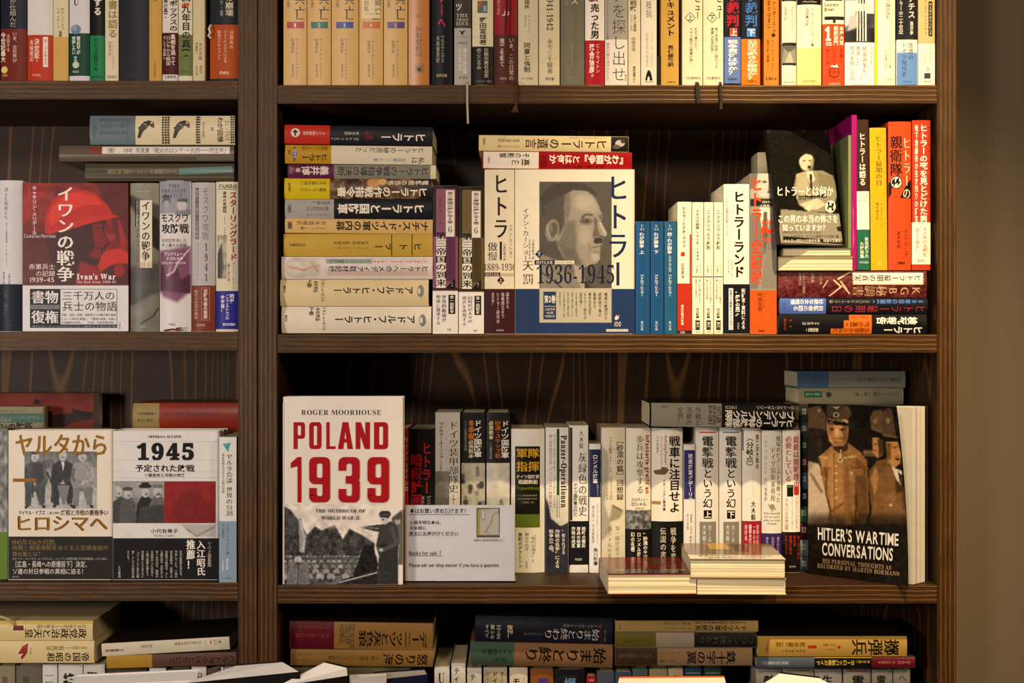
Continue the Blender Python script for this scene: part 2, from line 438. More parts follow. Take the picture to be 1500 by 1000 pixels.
# ---------------------------------------------------------------- wood
def wood_face(axis='Z', dark='2a1a10', light='6b4a2c', name='stained_plywood_face', lines=True):
    m = bpy.data.materials.new(name); m.use_nodes = True; nt = m.node_tree; L = nt.links; p = nt.nodes['Principled BSDF']
    tc = nt.nodes.new('ShaderNodeTexCoord'); mp = nt.nodes.new('ShaderNodeMapping')
    mp.inputs['Scale'].default_value = (1, 1, .10) if axis == 'Z' else (.10, 1, 1)
    L.new(tc.outputs['Object'], mp.inputs[0])
    n1 = nt.nodes.new('ShaderNodeTexNoise'); n1.inputs['Scale'].default_value = 120; n1.inputs['Detail'].default_value = 8; n1.inputs['Roughness'].default_value = .7
    L.new(mp.outputs[0], n1.inputs['Vector'])
    n2 = nt.nodes.new('ShaderNodeTexNoise'); n2.inputs['Scale'].default_value = 8; n2.inputs['Detail'].default_value = .8; n2.inputs['Distortion'].default_value = .2
    L.new(mp.outputs[0], n2.inputs['Vector'])
    mul = nt.nodes.new('ShaderNodeMath'); mul.operation = 'MULTIPLY'; mul.inputs[1].default_value = 21; L.new(n2.outputs['Fac'], mul.inputs[0])
    fr = nt.nodes.new('ShaderNodeMath'); fr.operation = 'FRACT'; L.new(mul.outputs[0], fr.inputs[0])
    rp = nt.nodes.new('ShaderNodeValToRGB'); e = rp.color_ramp.elements
    e[0].position = .0; e[0].color = (0, 0, 0, 1); e[1].position = 1; e[1].color = (0, 0, 0, 1)
    a = e.new(.80); a.color = (0, 0, 0, 1); b = e.new(.93); b.color = (1, 1, 1, 1)
    L.new(fr.outputs[0], rp.inputs[0])
    base = nt.nodes.new('ShaderNodeValToRGB'); base.color_ramp.elements[0].position = .25; base.color_ramp.elements[1].position = .8
    base.color_ramp.elements[0].color = (*[v*.75 for v in rgbl(dark)], 1); base.color_ramp.elements[1].color = (*[v*1.5 for v in rgbl(dark)], 1)
    L.new(n1.outputs['Fac'], base.inputs[0])
    mx = nt.nodes.new('ShaderNodeMix'); mx.data_type = 'RGBA'; mx.inputs[7].default_value = (*rgbl(light), 1)
    mf = nt.nodes.new('ShaderNodeMath'); mf.operation = 'MULTIPLY'; mf.inputs[1].default_value = .8 if lines else .2
    L.new(rp.outputs[0], mf.inputs[0]); L.new(mf.outputs[0], mx.inputs[0]); L.new(base.outputs[0], mx.inputs[6]); L.new(mx.outputs[2], p.inputs['Base Color'])
    bp = nt.nodes.new('ShaderNodeBump'); bp.inputs['Strength'].default_value = .25; bp.inputs['Distance'].default_value = .001
    L.new(n1.outputs['Fac'], bp.inputs['Height']); L.new(bp.outputs[0], p.inputs['Normal'])
    p.inputs['Roughness'].default_value = .5; p.inputs['Specular IOR Level'].default_value = .2
    return m
def wood_edge(axis, name):
    """sawn plywood edge: five veneers with paler glue lines, axis = direction across the veneers"""
    m = bpy.data.materials.new(name); m.use_nodes = True; nt = m.node_tree; L = nt.links; p = nt.nodes['Principled BSDF']
    tc = nt.nodes.new('ShaderNodeTexCoord'); sp = nt.nodes.new('ShaderNodeSeparateXYZ'); L.new(tc.outputs['Object'], sp.inputs[0])
    wv = nt.nodes.new('ShaderNodeTexNoise'); wv.inputs['Scale'].default_value = 14; L.new(tc.outputs['Object'], wv.inputs['Vector'])
    wm = nt.nodes.new('ShaderNodeMath'); wm.operation = 'MULTIPLY_ADD'; wm.inputs[1].default_value = .0022; L.new(wv.outputs['Fac'], wm.inputs[0])
    L.new(sp.outputs[2 if axis == 'Z' else 0], wm.inputs[2])
    sc = nt.nodes.new('ShaderNodeMath'); sc.operation = 'MULTIPLY'; sc.inputs[1].default_value = 1/.0058; L.new(wm.outputs[0], sc.inputs[0])
    fr = nt.nodes.new('ShaderNodeMath'); fr.operation = 'FRACT'; L.new(sc.outputs[0], fr.inputs[0])
    rp = nt.nodes.new('ShaderNodeValToRGB'); e = rp.color_ramp.elements
    e[0].position = 0; e[0].color = (.9, .9, .9, 1); e[1].position = 1; e[1].color = (.9, .9, .9, 1)
    for q, v in ((.12, .15), (.5, 0), (.85, .12)): k = e.new(q); k.color = (v, v, v, 1)
    L.new(fr.outputs[0], rp.inputs[0])
    mp = nt.nodes.new('ShaderNodeMapping'); mp.inputs['Scale'].default_value = (30, 200, 700) if axis == 'Z' else (700, 200, 30)
    L.new(tc.outputs['Object'], mp.inputs[0]); n = nt.nodes.new('ShaderNodeTexNoise'); n.inputs['Scale'].default_value = 1; n.inputs['Detail'].default_value = 5; L.new(mp.outputs[0], n.inputs['Vector'])
    b = nt.nodes.new('ShaderNodeValToRGB'); b.color_ramp.elements[0].position = .28; b.color_ramp.elements[1].position = .78
    b.color_ramp.elements[0].color = (*rgbl('1b0f03'), 1); b.color_ramp.elements[1].color = (*rgbl('4e3010'), 1); L.new(n.outputs['Fac'], b.inputs[0])
    n3 = nt.nodes.new('ShaderNodeTexNoise'); n3.inputs['Scale'].default_value = 22; n3.inputs['Detail'].default_value = 4; L.new(tc.outputs['Object'], n3.inputs['Vector'])
    mm = nt.nodes.new('ShaderNodeMath'); mm.operation = 'MULTIPLY'; L.new(rp.outputs[0], mm.inputs[0]); L.new(n3.outputs['Fac'], mm.inputs[1])
    m2 = nt.nodes.new('ShaderNodeMath'); m2.operation = 'MULTIPLY'; m2.inputs[1].default_value = 1.35; m2.use_clamp = True; L.new(mm.outputs[0], m2.inputs[0])
    mx = nt.nodes.new('ShaderNodeMix'); mx.data_type = 'RGBA'; mx.inputs[7].default_value = (*rgbl('8a602a'), 1)
    L.new(m2.outputs[0], mx.inputs[0]); L.new(b.outputs[0], mx.inputs[6]); L.new(mx.outputs[2], p.inputs['Base Color'])
    bp = nt.nodes.new('ShaderNodeBump'); bp.inputs['Strength'].default_value = .5; bp.inputs['Distance'].default_value = .0008
    ad = nt.nodes.new('ShaderNodeMath'); L.new(n.outputs['Fac'], ad.inputs[0]); L.new(rp.outputs[0], ad.inputs[1])
    L.new(ad.outputs[0], bp.inputs['Height']); L.new(bp.outputs[0], p.inputs['Normal'])
    p.inputs['Roughness'].default_value = .42; p.inputs['Specular IOR Level'].default_value = .22
    return m
EZ, EX = wood_edge('Z', 'plywood_edge_level'), wood_edge('X', 'plywood_edge_upright')
FB, FS, FH = wood_face('Z', '33200f', '80592e', 'stained_back_board'), wood_face('Z', '2e1b0b', '6a4520', 'stained_side_face', True), wood_face('X', '2e1b0b', '5a3a1c', 'stained_shelf_face', True)

DEP = .255
def bookcase(x_left, x_right, tl, shelves, label):
    """x_left/x_right: outer faces in metres; tl: panel thickness"""
    fz = -1.45; tz = .95
    root = empty('bookcase', Matrix.Translation(((x_left+x_right)/2, DEP/2, fz)), label, 'bookcase', 'tall plywood bookcases standing side by side')
    def brd(name, a, b, m, fm):
        o = box(name, (0, 0, 0), tuple(b[i]-a[i] for i in range(3)), m, root, .0008, fm)
        o.location = Vector(a)-root.location; return o
    brd('side_panel', (x_left, 0, fz), (x_left+tl, DEP, tz), FS, EX)
    brd('side_panel', (x_right-tl, 0, fz), (x_right, DEP, tz), FS, EX)
    th = 27*S
    for z in shelves: brd('shelf', (x_left+tl, .001, z-th), (x_right-tl, DEP, z), FH, EZ)
    brd('back_board', (x_left+.0, DEP, fz), (x_right, DEP+.009, tz), FB, FB)
TL = 28*S
SH_M = {k: ztop(v) for k, v in dict(r1=124.3, r2=489.5, r3=857).items()}
SH_L = {k: ztop(v) for k, v in dict(r1=118, r2=486, r3=853).items()}
extra = [ztop(-243), ztop(-612), ztop(1222), ztop(1590), ztop(1960)]
bookcase(wx(378), wx(1401), TL, list(SH_M.values())+extra, 'right-hand dark-stained plywood bookcase with a pale wall beside it')
bookcase(wx(-640), wx(376.6), TL, list(SH_L.values())+[z+.005 for z in extra], 'left-hand dark-stained plywood bookcase cut off by the left frame edge')

wm_ = bpy.data.materials.new('painted_plaster'); wm_.use_nodes = True; nt = wm_.node_tree; p = nt.nodes['Principled BSDF']; p.inputs['Roughness'].default_value = .85
n = nt.nodes.new('ShaderNodeTexNoise'); n.inputs['Scale'].default_value = 320; n.inputs['Detail'].default_value = 3
tc = nt.nodes.new('ShaderNodeTexCoord'); nt.links.new(tc.outputs['Object'], n.inputs['Vector'])
bp = nt.nodes.new('ShaderNodeBump'); bp.inputs['Strength'].default_value = .25; bp.inputs['Distance'].default_value = .0006
nt.links.new(n.outputs['Fac'], bp.inputs['Height']); nt.links.new(bp.outputs[0], p.inputs['Normal']); p.inputs['Base Color'].default_value = (*rgbl('6a5a48'), 1)
o = box('wall_back', (-3, DEP+.012, -1.46), (3, DEP+.1, 1.4), wm_); o['kind'] = 'structure'
o = box('floor', (-3, -3.2, -1.5), (3, DEP+.012, -1.45), wood_face('X', '4a3320', '7a5836', 'floor_boards')); o['kind'] = 'structure'
# ================================================================ top shelf, left bookcase
row(shelf=SH_L['r1'], yf=.006, dep=.14, group='books standing on the top shelf of the left bookcase')
book(-40, -60, -1, None, '3a2a24', 'book spine just beyond the left frame edge on the top shelf', gap=.5)
book(0, -70, 39, None, '1d2430', 'book with navy upper spine and brown-red band, leftmost on the top shelf',
     [('v','ルーズヴェルトが仕組んだ',14,-60,24,40,'b9b4a0'),('v','いま、全世界が',18,46,25,92,'d8c8b8'),('v','注目する',9,50,15,76,'d8c8b8'),('v','今世紀最大',0,47,8,91,'efe0cc',1),('E',6,102,5,5,'d9c07a'),('h','草思社',3,108,11,112,'d9c07a')], band=[(42,130,'6e2418')])
book(39.5, -65, 77, None, 'd9d2cc', 'book with off-white upper spine and red-orange band, second on the top shelf',
     [('v','決定版・',50,56,58,92,'efd9c8',1),('v','長編戦記',43,58,49,90,'efd9c8'),('R',63,54,70,98,'eadcd0'),('v','第二次大戦全史',64,57,69,95,'8a2a1c'),('h','平凡社',47,108,60,112,'efd9c8')], band=[(51,130,'b5391f')])
book(77.5, -50, 100, None, 'd6c9a8', 'cream book with plain tan lower band between the red-banded and green-banded books',
     [('v','Mアンジェラ',89,11,94,44,'4a4438'),('v','Cヴィセント',83,11,88,42,'4a4438'),('v','編著',86,45,91,54,'2a2622',1)], band=[(54,130,'cda35a')])
book(101, -60, 131, None, 'd2cdd0', 'white spined book with a dark green band and small globe emblem',
     [('h','U',107,-6,116,8,'6a2430',0,'s'),('E',111,43,7.5,7,'6f7f9e'),('E',109,41,4,4,'8d9ab4'),('v','習近平が',112,53,118,80,'dfe8dc',1),('v','隠蔽したい',105,53,111,80,'dfe8dc',1),('v','戦後史',108,82,113,94,'dfe8dc'),('E',111,95,5,5,'b8c8a8'),('h','草思社',106,103,116,107,'cfd8c8')], band=[(48.5,111,'16402f')])
book(131.5, -60, 153, None, '141210', 'black spined book with bright green lower band on the top shelf',
     [('v','する',137,-3,149,23,'e6e0d4',2),('v','知られざる戦慄の実像',137,56,144,104,'0c3a22',1),('h','新潮社',134,110,150,115,'0e3c28')], band=[(52,130,'1f7a4a')])
book(153.5, -60, 173.5, None, 'd8cdb0', 'cream book lettered in grey and gold beside the plain navy book',
     [('v','書は語る',158,0,172,56,'8f7a45',2),('v','アントニー・ビーヴァー',163,60,168,102,'5a4c34'),('v','高橋茂訳',159,60,163,82,'5a4c34'),('h','文藝春秋',156,110,171,115,'5a4c34')])
book(174, -60, 217.5, None, '23252e', 'thick plain dark navy book without lettering in the middle of the left top shelf', [('h','岩波書店',186,109,196,112,'3d4048')], sag=.1)
book(218, -60, 237, None, 'c39a4e', 'plain tan-yellow book right of the thick navy book', [('v','月',224,-2,231,3,'5a3c14'),('v','日本経済新聞社',225,90,229,114,'6a4a1c')])
book(237.5, -60, 260.5, None, 'd9cfc6', 'white book with a maroon band over its lower half',
     [('v','ボックスの',248,0,260,46,'1c1a1a',2),('v','真の真実',239,-3,246,26,'1c1a1a',1),('v','真相を追って',250,50,257,96,'e8d8c8',1),('v','ロシヤから韓国',243,52,250,96,'e8d8c8'),('v','そして米国へ',238.5,52,243,88,'e8d8c8'),('h','文藝春秋',240,110,258,115,'3a2a28')], band=[(48,109,'4a141c')])
book(261, -60, 281.5, None, 'd9d1b6', 'book with white upper spine and olive band crossed by a black title',
     [('P',[(266,6),(277,4),(277,9),(266,11)],'c05a30'),('v','壱九年目の真実',266,-6,279,83,'1f1d18',2),('h','草思社',264,103,277,107,'4a4c30')], band=[(51,111,'6d7342')])
book(282, -60, 300, None, 'cdbf98', 'narrow beige paperback-like spine beside the orange-banded book',
     [('v','木の芽編',291,62,296,88,'3c3424'),('v','伊藤整一',286,62,290,80,'3c3424'),('v','講談社',292,96,296,108,'3c3424'),('v','文芸文庫',286,96,290,110,'3c3424')])
bk = book(307, -60, 350.4, None, '20242c', 'wide book with dark navy upper spine and orange band against the divider',
     [('v','帝国の崩壊',330,-30,342,24,'cfc4a8',1),('v','著―サ・著',322,-20,327,24,'a8a090'),('v','日英米の',336,44,342,72,'f0c8a0'),('v','ジャーナリストによる',327,44,333,92,'f0c8a0'),('v','緊迫のドキュメント',318,44,324,88,'f0c8a0'),('h','日本社',321,104,336,109,'f0d0b0',1)], band=[(36,115,'a8491b')])
strip('ribbon_bookmark', [pt(309,36,.005),pt(306,42,.0),pt(308,48,.001),pt(305,52,.0),pt(309,56,.003)], .0025, 'd8d4cc', bk)

# ================================================================ top shelf, right bookcase
row(shelf=SH_M['r1'], yf=.005, dep=.14, group='books standing on the top shelf of the right bookcase')
vc = ['a8322a','2c6a5e','34468c','c2641e','5a3878']
vx = [(415,449.5),(450,484.8),(485.4,525.4),(526,561.3),(561.9,597.2)]
words = ['red','teal','blue','orange','purple']
for i in range(5):
    a, b = vx[i]; q = (a+b)/2+(1 if i != 2 else 0)
    it = [('v','国の興亡',q-2+(0 if i!=2 else 1),-62,q+14,31,'1d1812',0,'m'),('v','井上勇',q-14,-18,q-8,12,'5a4c30'),
          ('R',q-13,32,q+12,41.5,vc[i]),('h',str(i+1),q-3,34,q+1,40,'f0e4d0'),
          ('v','ウィリアム・L・シャイラー',q-1,56+(i>2)*3,q+4,116,'3c3222'),('v','松浦伶訳',q-7,56+(i>2)*3,q-2,78,'3c3222'),('v','東京創元社',q-6,94,q-2.5,113,'4a3c28')]
    if i == 3: it += [('R',q-15,-20,q+12,27,'ddc79b'),('v','の興亡',q+4,-14,q+13,22,'2c241a'),('v','反乱',q-12,0,q-3,17,'2c241a'),('h','ありがとう',q-11,19,q+8,22,'6a5c40')]
    bk = book(a, -90, b, None, 'd0a763', f'tan-yellow volume numbered {i+1} on a {words[i]} label on the top shelf', it, sag=.05, rough=.32)
book(598, -90, 629, None, 'b9773a', 'orange-tan book with a small fox emblem right of the five yellow volumes',
     [('v','A・J・RYDER',614,40,619,84,'4a2c14'),('v','高橋進敏訳',608,38,614,84,'4a2c14'),('v','印',609,20,615,26,'4a2c14'),('R',607.5,93,621,107,'9a6a3c'),('P',[(610,97),(613,100),(616,97),(617,104),(614,105),(611,104)],'241810')], sag=.06, rough=.25)
bk = book(632, -90, 663, None, '14151c', 'black book with pink-red vertical title on the top shelf',
     [('v','ヒトラーへ',641,-52,653,42,'c02a48',2),('v','ウェンドラーヘネット',646,52,651,92,'d0c8b4'),('v','木原健男訳',639,52,644,92,'b8b09c'),('h','東邦出版',639,108,655,113,'c8bc98')])
bk = book(665, -90, 690.3, None, '3e3a36', 'book with grey lower spine, winged emblem and a long pale ribbon hanging down',
     [('v','ツ',667,4,677,16,'e0d8c4',1),('R',665.5,41,690,140,'aaa39c'),('h','THE',668,20,686,25,'b8b0a4',0,'s'),('h','THIRD',668,27,686,31,'b8b0a4',0,'s'),('h','REICH',668,32,686,37,'b8b0a4',0,'s'),
      ('P',[(672,44),(677,46),(682,44),(679,48),(678,51),(676,51),(675,48)],'2c2824'),('h','ハイスマイヤ',668,53,686,56,'3c3834'),('h','永岡文子',670,61,686,65,'3c3834'),('v','第三帝国',678,70,684,108,'d8d4ce',1),('v','社会史',671,70,677,104,'d8d4ce'),('h','彩流社',672,111,686,116,'4c4844')])
strip('ribbon_bookmark', [pt(684,120,.0035),pt(684.3,123,-.003),pt(684.5,126,-.0035),pt(684.5,150,-.004),pt(685.5,181,-.0035)], .0026, 'b8ad9e', bk)
book(691.5, -90, 722.7, None, 'd9cfae', 'cream book with a tiny coloured photo and a black lower band',
     [('R',699.5,1,714,19,'5a6250'),('R',701,2,706,9,'b04a34'),('R',708,8,713,17,'86a0a4'),('v','野田宣雄著',702,25,713,66,'1c1a18',1),('v','比較宗教社会史',709,70,716,114,'d9d2bc'),('v','のこころみ',698,70,705,102,'d9d2bc'),('h','ミネルヴァ書房',697,117,720,121,'9a927c')], band=[(68,140,'1a1816')])
bk = book(723.5, -90, 758, None, '8e1420', 'crimson over maroon book with a brown tassel ribbon',
     [('v','ム',735,10,749,25,'d8bca0',1),('v','全史訳',728,-14,733,22,'c89a90'),('P',[(741,0),(744,0),(742,50),(739,50)],'3a0c10'),('P',[(746,0),(749,0),(748,50),(745,50)],'5a1014'),('R',723.8,50.5,757.7,140,'4a221c'),
      ('v','いま、この日常の',745,55,753,118,'cdb9a8'),('v','現実を撃て',732,56,739,98,'cdb9a8',1),('h','筑摩社',732,113,743,117,'b8a898')], gap=.3)
strip('ribbon_bookmark', [pt(757.5,120,.0035),pt(757.5,123,-.003),pt(757,140,-.004),pt(756,154,-.004)], .0035, '4a2c1c', bk)
for dx in (-6,-3,0,3): strip('tassel', [pt(756,152,-.004),pt(755.5+dx,165,-.004)], .0013, '5a3a22', bk)
book(758.8, -90, 788.5, None, 'd3c7a6', 'cream book between the crimson tasselled book and the 1941-1942 book',
     [('v','国民',768,0,776,13,'1e1c18',1),('v','N・シュライナー',773,22,777,50,'5a5242'),('v','増谷英次訳',768,22,771,40,'5a5242'),('v','同意と強制',767,62,777,106,'1e1c18',1),('h','みすず書房',764,113,781,117,'4a4436')])
book(789.3, -90, 820, None, 'd6c9a6', 'cream book with 1941-1942 printed sideways on its spine',
     [('r','1941-1942',801,-8,810,45,'2a2620',0,'s'),('v','永岑三千輝著',801,56,810,108,'2a2620',0,'m'),('h','同文館',799,113,812,118,'3a342a',1)])
book(821, -90, 856.5, None, '6e6a58', 'grey-olive book with very faint lettering on the top shelf',
     [('v','ス',836,-6,847,7,'c8c2a4',1),('v','スコペル著',828,-10,832,6,'9a947c'),('v','ジェンドリン・増谷・松本訳',836,22,840,98,'8f8a72'),('h','新潮社',830,112,845,117,'857f68')], sag=.2)
book(857, -90, 885.7, None, 'e4dcd4', 'white book with a crimson band and bold black title on the top shelf',
     [('P',[(861,0),(866,3),(872,1),(877,3),(875,0)],'8a1c20'),('v','売った男',865,5,878,57,'161414',3),('v','C・クライトン',872,64,879,107,'ecd8d0'),('v','落合信彦',863,64,871,107,'f4e6dc',2),('v','訳',866,108,870,113,'ecd8d0')], band=[(59,140,'a3121f')])
book(886.3, -90, 919.8, None, 'dcd6cc', 'book with grey upper spine and thin large black title, wide white lower part',
     [('R',886.6,-90,919.5,57.5,'9a948c'),('v','ナチを探し出せ',896,-42,917.5,120,'1b1a1a',-1,'g'),('v','狙われたナチスたちの追跡',888,-10,892,58,'3a3836'),('v','歴史の闇を白日のもとに',888,62,893,118,'8a4a4a'),('v','増谷訳',915,108,918,119,'4a4a4a')])
book(920.3, -90, 938.4, None, 'd3c9ac', 'narrow cream book right of the thin-lettered white book',
     [('v','戦略',922.5,0,933,17,'1e1c18',1),('v','日独伊三国同盟',928,21,932,46,'2e2a22',1),('v','ヒトラー外交',923,21,927,45,'2e2a22'),('v','田嶋信雄',925,54,931,75,'3a362c'),('v','講談社選書メチエ',927,97,931,121,'1e1c18',1)])
book(939, -90, 962.3, None, 'd6cfc0', 'pale book with small black tower emblem at its foot',
     [('v','の抵抗',946,-12,955,26,'3a3630',0,'m'),('v','ヒトラーに抗した市民たち',953,48,957,98,'a89f90'),('v','秋國忠教他編著訳',946,48,950,98,'a89f90'),('P',[(945,118),(947,108),(949,103),(952,103),(954,108),(956,118),(952,118),(951,112),(949,112),(948,118)],'141414'),('h','岩波書店',945,119,957,121,'3a3630')])
book(963.2, 81, 967.5, None, '1c1a18', 'thin black spine painting the shadow between the tower-emblem book and the ochre book', gap=.1)  # thin block whose black stands for the shadow in the gap
book(968.2, -90, 994.8, None, 'bd9444', 'ochre book with bold black katakana title on the top shelf',
     [('v','ドキュメント',976,-8,989,53,'1b170f',3,'g'),('v','救仁郷繁訳',978,66,987,98,'1b170f',2,'m'),('h','編集社',977,119,990,121.5,'3c2c14')])
bk = book(999.5, -90, 1029.6, None, 'e0d5b6', 'cream volume marked with the first of two diamond signs, dark ribbon below',
     [('v','ビュー',1017,-8,1027,28,'1b1916',1),('P',[(1011,17.5),(1019,26),(1011,34),(1003,26)],'4a463c'),('P',[(1011,19),(1017.7,26),(1011,32.7),(1004.3,26)],'e0d5b6'),('v','上',1007,21,1015,31,'1b1916',1),('v','初めて暴かれた、',1017,40,1022,76,'3a362c'),('v','ナチス戦犯の衝撃の声！',1010,40,1015,96,'3a362c'),('h','河出書房新社',1006,112,1027,116.5,'4a4436')])
strip('ribbon_bookmark', [pt(1021,120,.0035),pt(1021.5,123,-.004),pt(1024,151,-.004)], .0048, '3a3226', bk)
bk = book(1030.2, -90, 1060, None, 'e0d5b6', 'cream volume marked with the second diamond sign, beside the blue-banded book',
     [('v','ビュー',1049,-8,1059,28,'1b1916',1),('P',[(1043,17.5),(1051,26),(1043,34),(1035,26)],'4a463c'),('P',[(1043,19),(1049.7,26),(1043,32.7),(1036.3,26)],'e0d5b6'),('v','下',1039,21,1047,31,'1b1916',1),('v','第三帝国の秘密に触れうる',1047,40,1052,100,'4e5c34'),('v','貴重な証言記録！',1041,40,1046,80,'4e5c34'),('h','河出書房新社',1035,112,1056,116.5,'4a4436')])
strip('ribbon_bookmark', [pt(1055,120,.0035),pt(1055.5,123,-.004),pt(1057,148,-.004),pt(1056,160,-.004)], .0036, '3a3226', bk)
book(1061, -90, 1085.3, None, '13131c', 'black book with red title and pale blue paper band',
     [('v','際軍事裁判',1064,-52,1083,39,'b3162c',2),('R',1069,41,1080,53,'e0483a'),('v','上',1070,42,1080,53,'f0e6dc',2),('v','戦争責任は何か？',1066,58,1081,110,'e8e2e4',2),('h','原書房',1066,114,1080,118,'2c3458')], band=[(54,122,'5a74b0')])
book(1086, -90, 1113.8, None, '13131c', 'black book with blue title and bright orange paper band',
     [('v','際軍事裁判',1091,-52,1110,39,'3a66ac',2),('R',1094,41,1107,54,'3f7cc0'),('v','下',1095,42,1106,53,'f0f0e8',2),('v','公正な裁きか報復か？',1094,58,1110,117,'f4e8c8',2),('h','原書房',1095,117,1108,121,'7a3a10')], band=[(57,140,'d8701c')])
book(1119, -90, 1141.2, None, 'd07a28', 'plain orange book with black sideways author lines on the top shelf',
     [('v','ゲーヴァンダール・ア',1131,-22,1137,50,'2c1808',1),('v','最初のはまに',1124,-8,1129,42,'2c1808',1),('E',1133,51.5,3,2.6,'2c1808'),('v','グンナル・アンデルセン',1130,58,1134,104,'3c240c'),('v','國文訳・基美ノ',1123,58,1127,98,'3c240c'),('h','Libro',1122,112,1138,117,'1c1006',1)], dep=.135)
book(1145.5, -90, 1167.2, None, 'd9d6c0', 'pale grey-green book with a dark lace ornament band around the middle',
     [('R',1145.8,-90,1167,1.5,'1c1a18'),('v','マイケル・ブルックス',1158,9,1163,44,'6a6a58'),('v','白須英子訳',1149,9,1153,30,'7a7a68'),('R',1146,63,1167,94,'5c5c50'),
      ('P',[(1146,92),(1148,70),(1156,78),(1165,70),(1167,92)],'8a8a78'),('P',[(1150,92),(1157,74),(1163,92)],'a9a994'),('R',1146,65,1167,66.5,'1d1c18'),('P',[(1146+i*2 if i<11 else 1167-(i-11)*2, 95+(i%2)*0 if i<11 else 92) for i in range(22)],'2a2822'),('h','白水社刊',1148,119,1164,121.5,'4a4a40')]+[('E',1148+i*2.2,94,1.1,1.4,'2a2822') for i in range(9)]+[('E',1148+i*2.2,63.5,1.1,1.4,'2a2822') for i in range(9)], sag=.3)
book(1168, -90, 1204.2, None, 'e6e0c6', 'thick cream book with soft yellow lower half',
     [('R',1168.4,-90,1204,6.5,'1c1814'),('h','〜〜',1176,0,1197,5,'c8c0a8',2),('R',1168.4,70,1204,140,'e8cc86'),('v','アルバート・シュペール著',1187,12,1193,68,'3c382c'),('v','品田豊治訳',1180,12,1185,38,'3c382c'),('h','読売新聞社',1176,117,1197,121,'4a4030')], sag=.3)
book(1205.4, -90, 1237.2, None, 'e9e0bd', 'cream book with a red-orange band showing a large white numeral 1',
     [('R',1209,-6,1234,1,'2a2620'),('h','Laurent',1208,4,1229,9,'3a3426',1),('h','Binet',1208,11,1222,16,'3a3426',1),('R',1208,24,1237,29,'1a1816'),('R',1220,29,1224,33.5,'1a1816'),
      ('h','1',1208,40,1218,59,'f6ead8',2,'s'),('v','本屋大賞',1229.5,38,1236.5,66,'f6e6cc',1),('v','翻訳部門',1221,38,1228,66,'f6e6cc',1),('h','位',1209,61,1219,67,'f6ead8',1),('v','全員に',1230,70,1235,92,'7a1408'),('v','いちばん！',1220,70,1225,94,'7a1408'),('v','売りたい本',1210,72,1215,95,'7a1408'),
      ('E',1222,106,8,8,'6a1a10'),('E',1222,106,6.6,6.6,'d4431c'),('R',1214,105,1230,106,'6a1a10'),('R',1221.5,98,1222.5,114,'6a1a10'),('P',[(1216,98),(1219,95),(1222,97),(1226,94),(1228,99)],'f6e6cc'),('h','東京創元社',1214,121,1231,124,'f0c090')], band=[(35,140,'d4431c')])
book(1238, -90, 1281.6, None, '5a5a58', 'wide book with black and white photo top and white band of large serif lettering',
     [('I',Cv(1238.4,-20,1281.2,62,70).noise(60,14,3).poly([(1238,0),(1258,0),(1252,30),(1238,40)],210,3).poly([(1268,-20),(1282,-20),(1282,20),(1268,20)],220,1).poly([(1244,24),(1258,20),(1256,40),(1242,46)],170,2).poly([(1238,46),(1282,40),(1282,62),(1238,62)],25,2)),
      ('R',1255,-20,1270,60,'ece6da'),('R',1244,5,1279,16,'ddd6c8'),('v','ヒムラー伝記の評伝',1262,-8,1268,58,'4a4640'),('v','訳者紹介',1257,20,1261,38,'4a4640'),
      ('v','ユダヤ人',1274,67,1280,94,'6a5e50',0,'m'),('v','絶滅政策を',1263,67,1270,108,'5a5044',0,'m'),('v','推進した',1254,67,1261,96,'5a5044',0,'m'),('v','男の素顔に迫る',1245,67,1252,118,'5a5044',0,'m'),('v','白水社',1261,109,1264,117,'4a4640')], band=[(62,125,'f0ebdf')])
book(1282.2, -90, 1312.5, None, 'f0e8cc', 'white book with yellow left edge, rounded spine near the right end',
     [('R',1282.6,-90,1286,140,'e8c228'),('v','年の歴史',1297,-22,1305,28,'4a4438',0,'m'),('v','ジャック・ロッシュ著',1302,55,1306,100,'6a604a'),('v','大坂貴志訳',1296,72,1300,100,'6a604a'),('h','中央公論社',1293,114,1308,117,'a08a50')], sag=.3)
book(1313.6, -90, 1344.4, None, '1d1e26', 'book with black upper spine, white strip and blue foot near the right pillar',
     [('v','ナチス',1330,-8,1341,27,'cfcab8',2),('v','ヒトラーの二十世紀',1317,-12,1323,50,'cfcab8',1),('v','鴋沢歩',1333,31,1338,51,'e6e0cc',1),('v','鉄道の',1330,62,1338,88,'2a2e3c',0,'m'),('v','ドイツ現代史',1321,62,1328,113,'2a2e3c',0,'m'),('R',1314.1,77,1344,140,'5f86c2'),('v','道の',1330,71,1338,88,'1c2440',0,'m'),('v','イツ現代史',1321,71,1328,113,'1c2440',0,'m'),('h','中央公論社',1322,118,1336,121,'2a3a60')], band=[(58,140,'e9e4d4')])
book(1345.2, -90, 1370.2, None, 'c9b07a', 'tan book with white lower band, last before the right pillar',
     [('R',1360,2,1366,53,'2a2418'),('v','NSダイオリンピック',1360.5,4,1365.5,52,'e0d6b8'),('v','ファースト・ヘイト・チェ',1354,-6,1358,50,'5a4e34'),('v','ナ・スポーツ',1360,68,1365,96,'6a6250'),('v','ノンフィクション',1353,68,1357,96,'6a6250'),('E',1359,101,3,3,'b8b0a0'),('R',1354,107,1363,115,'3a3834'),('h','東洋書林',1354,118,1364,121,'4a4638')], band=[(64,140,'efe8d4')])

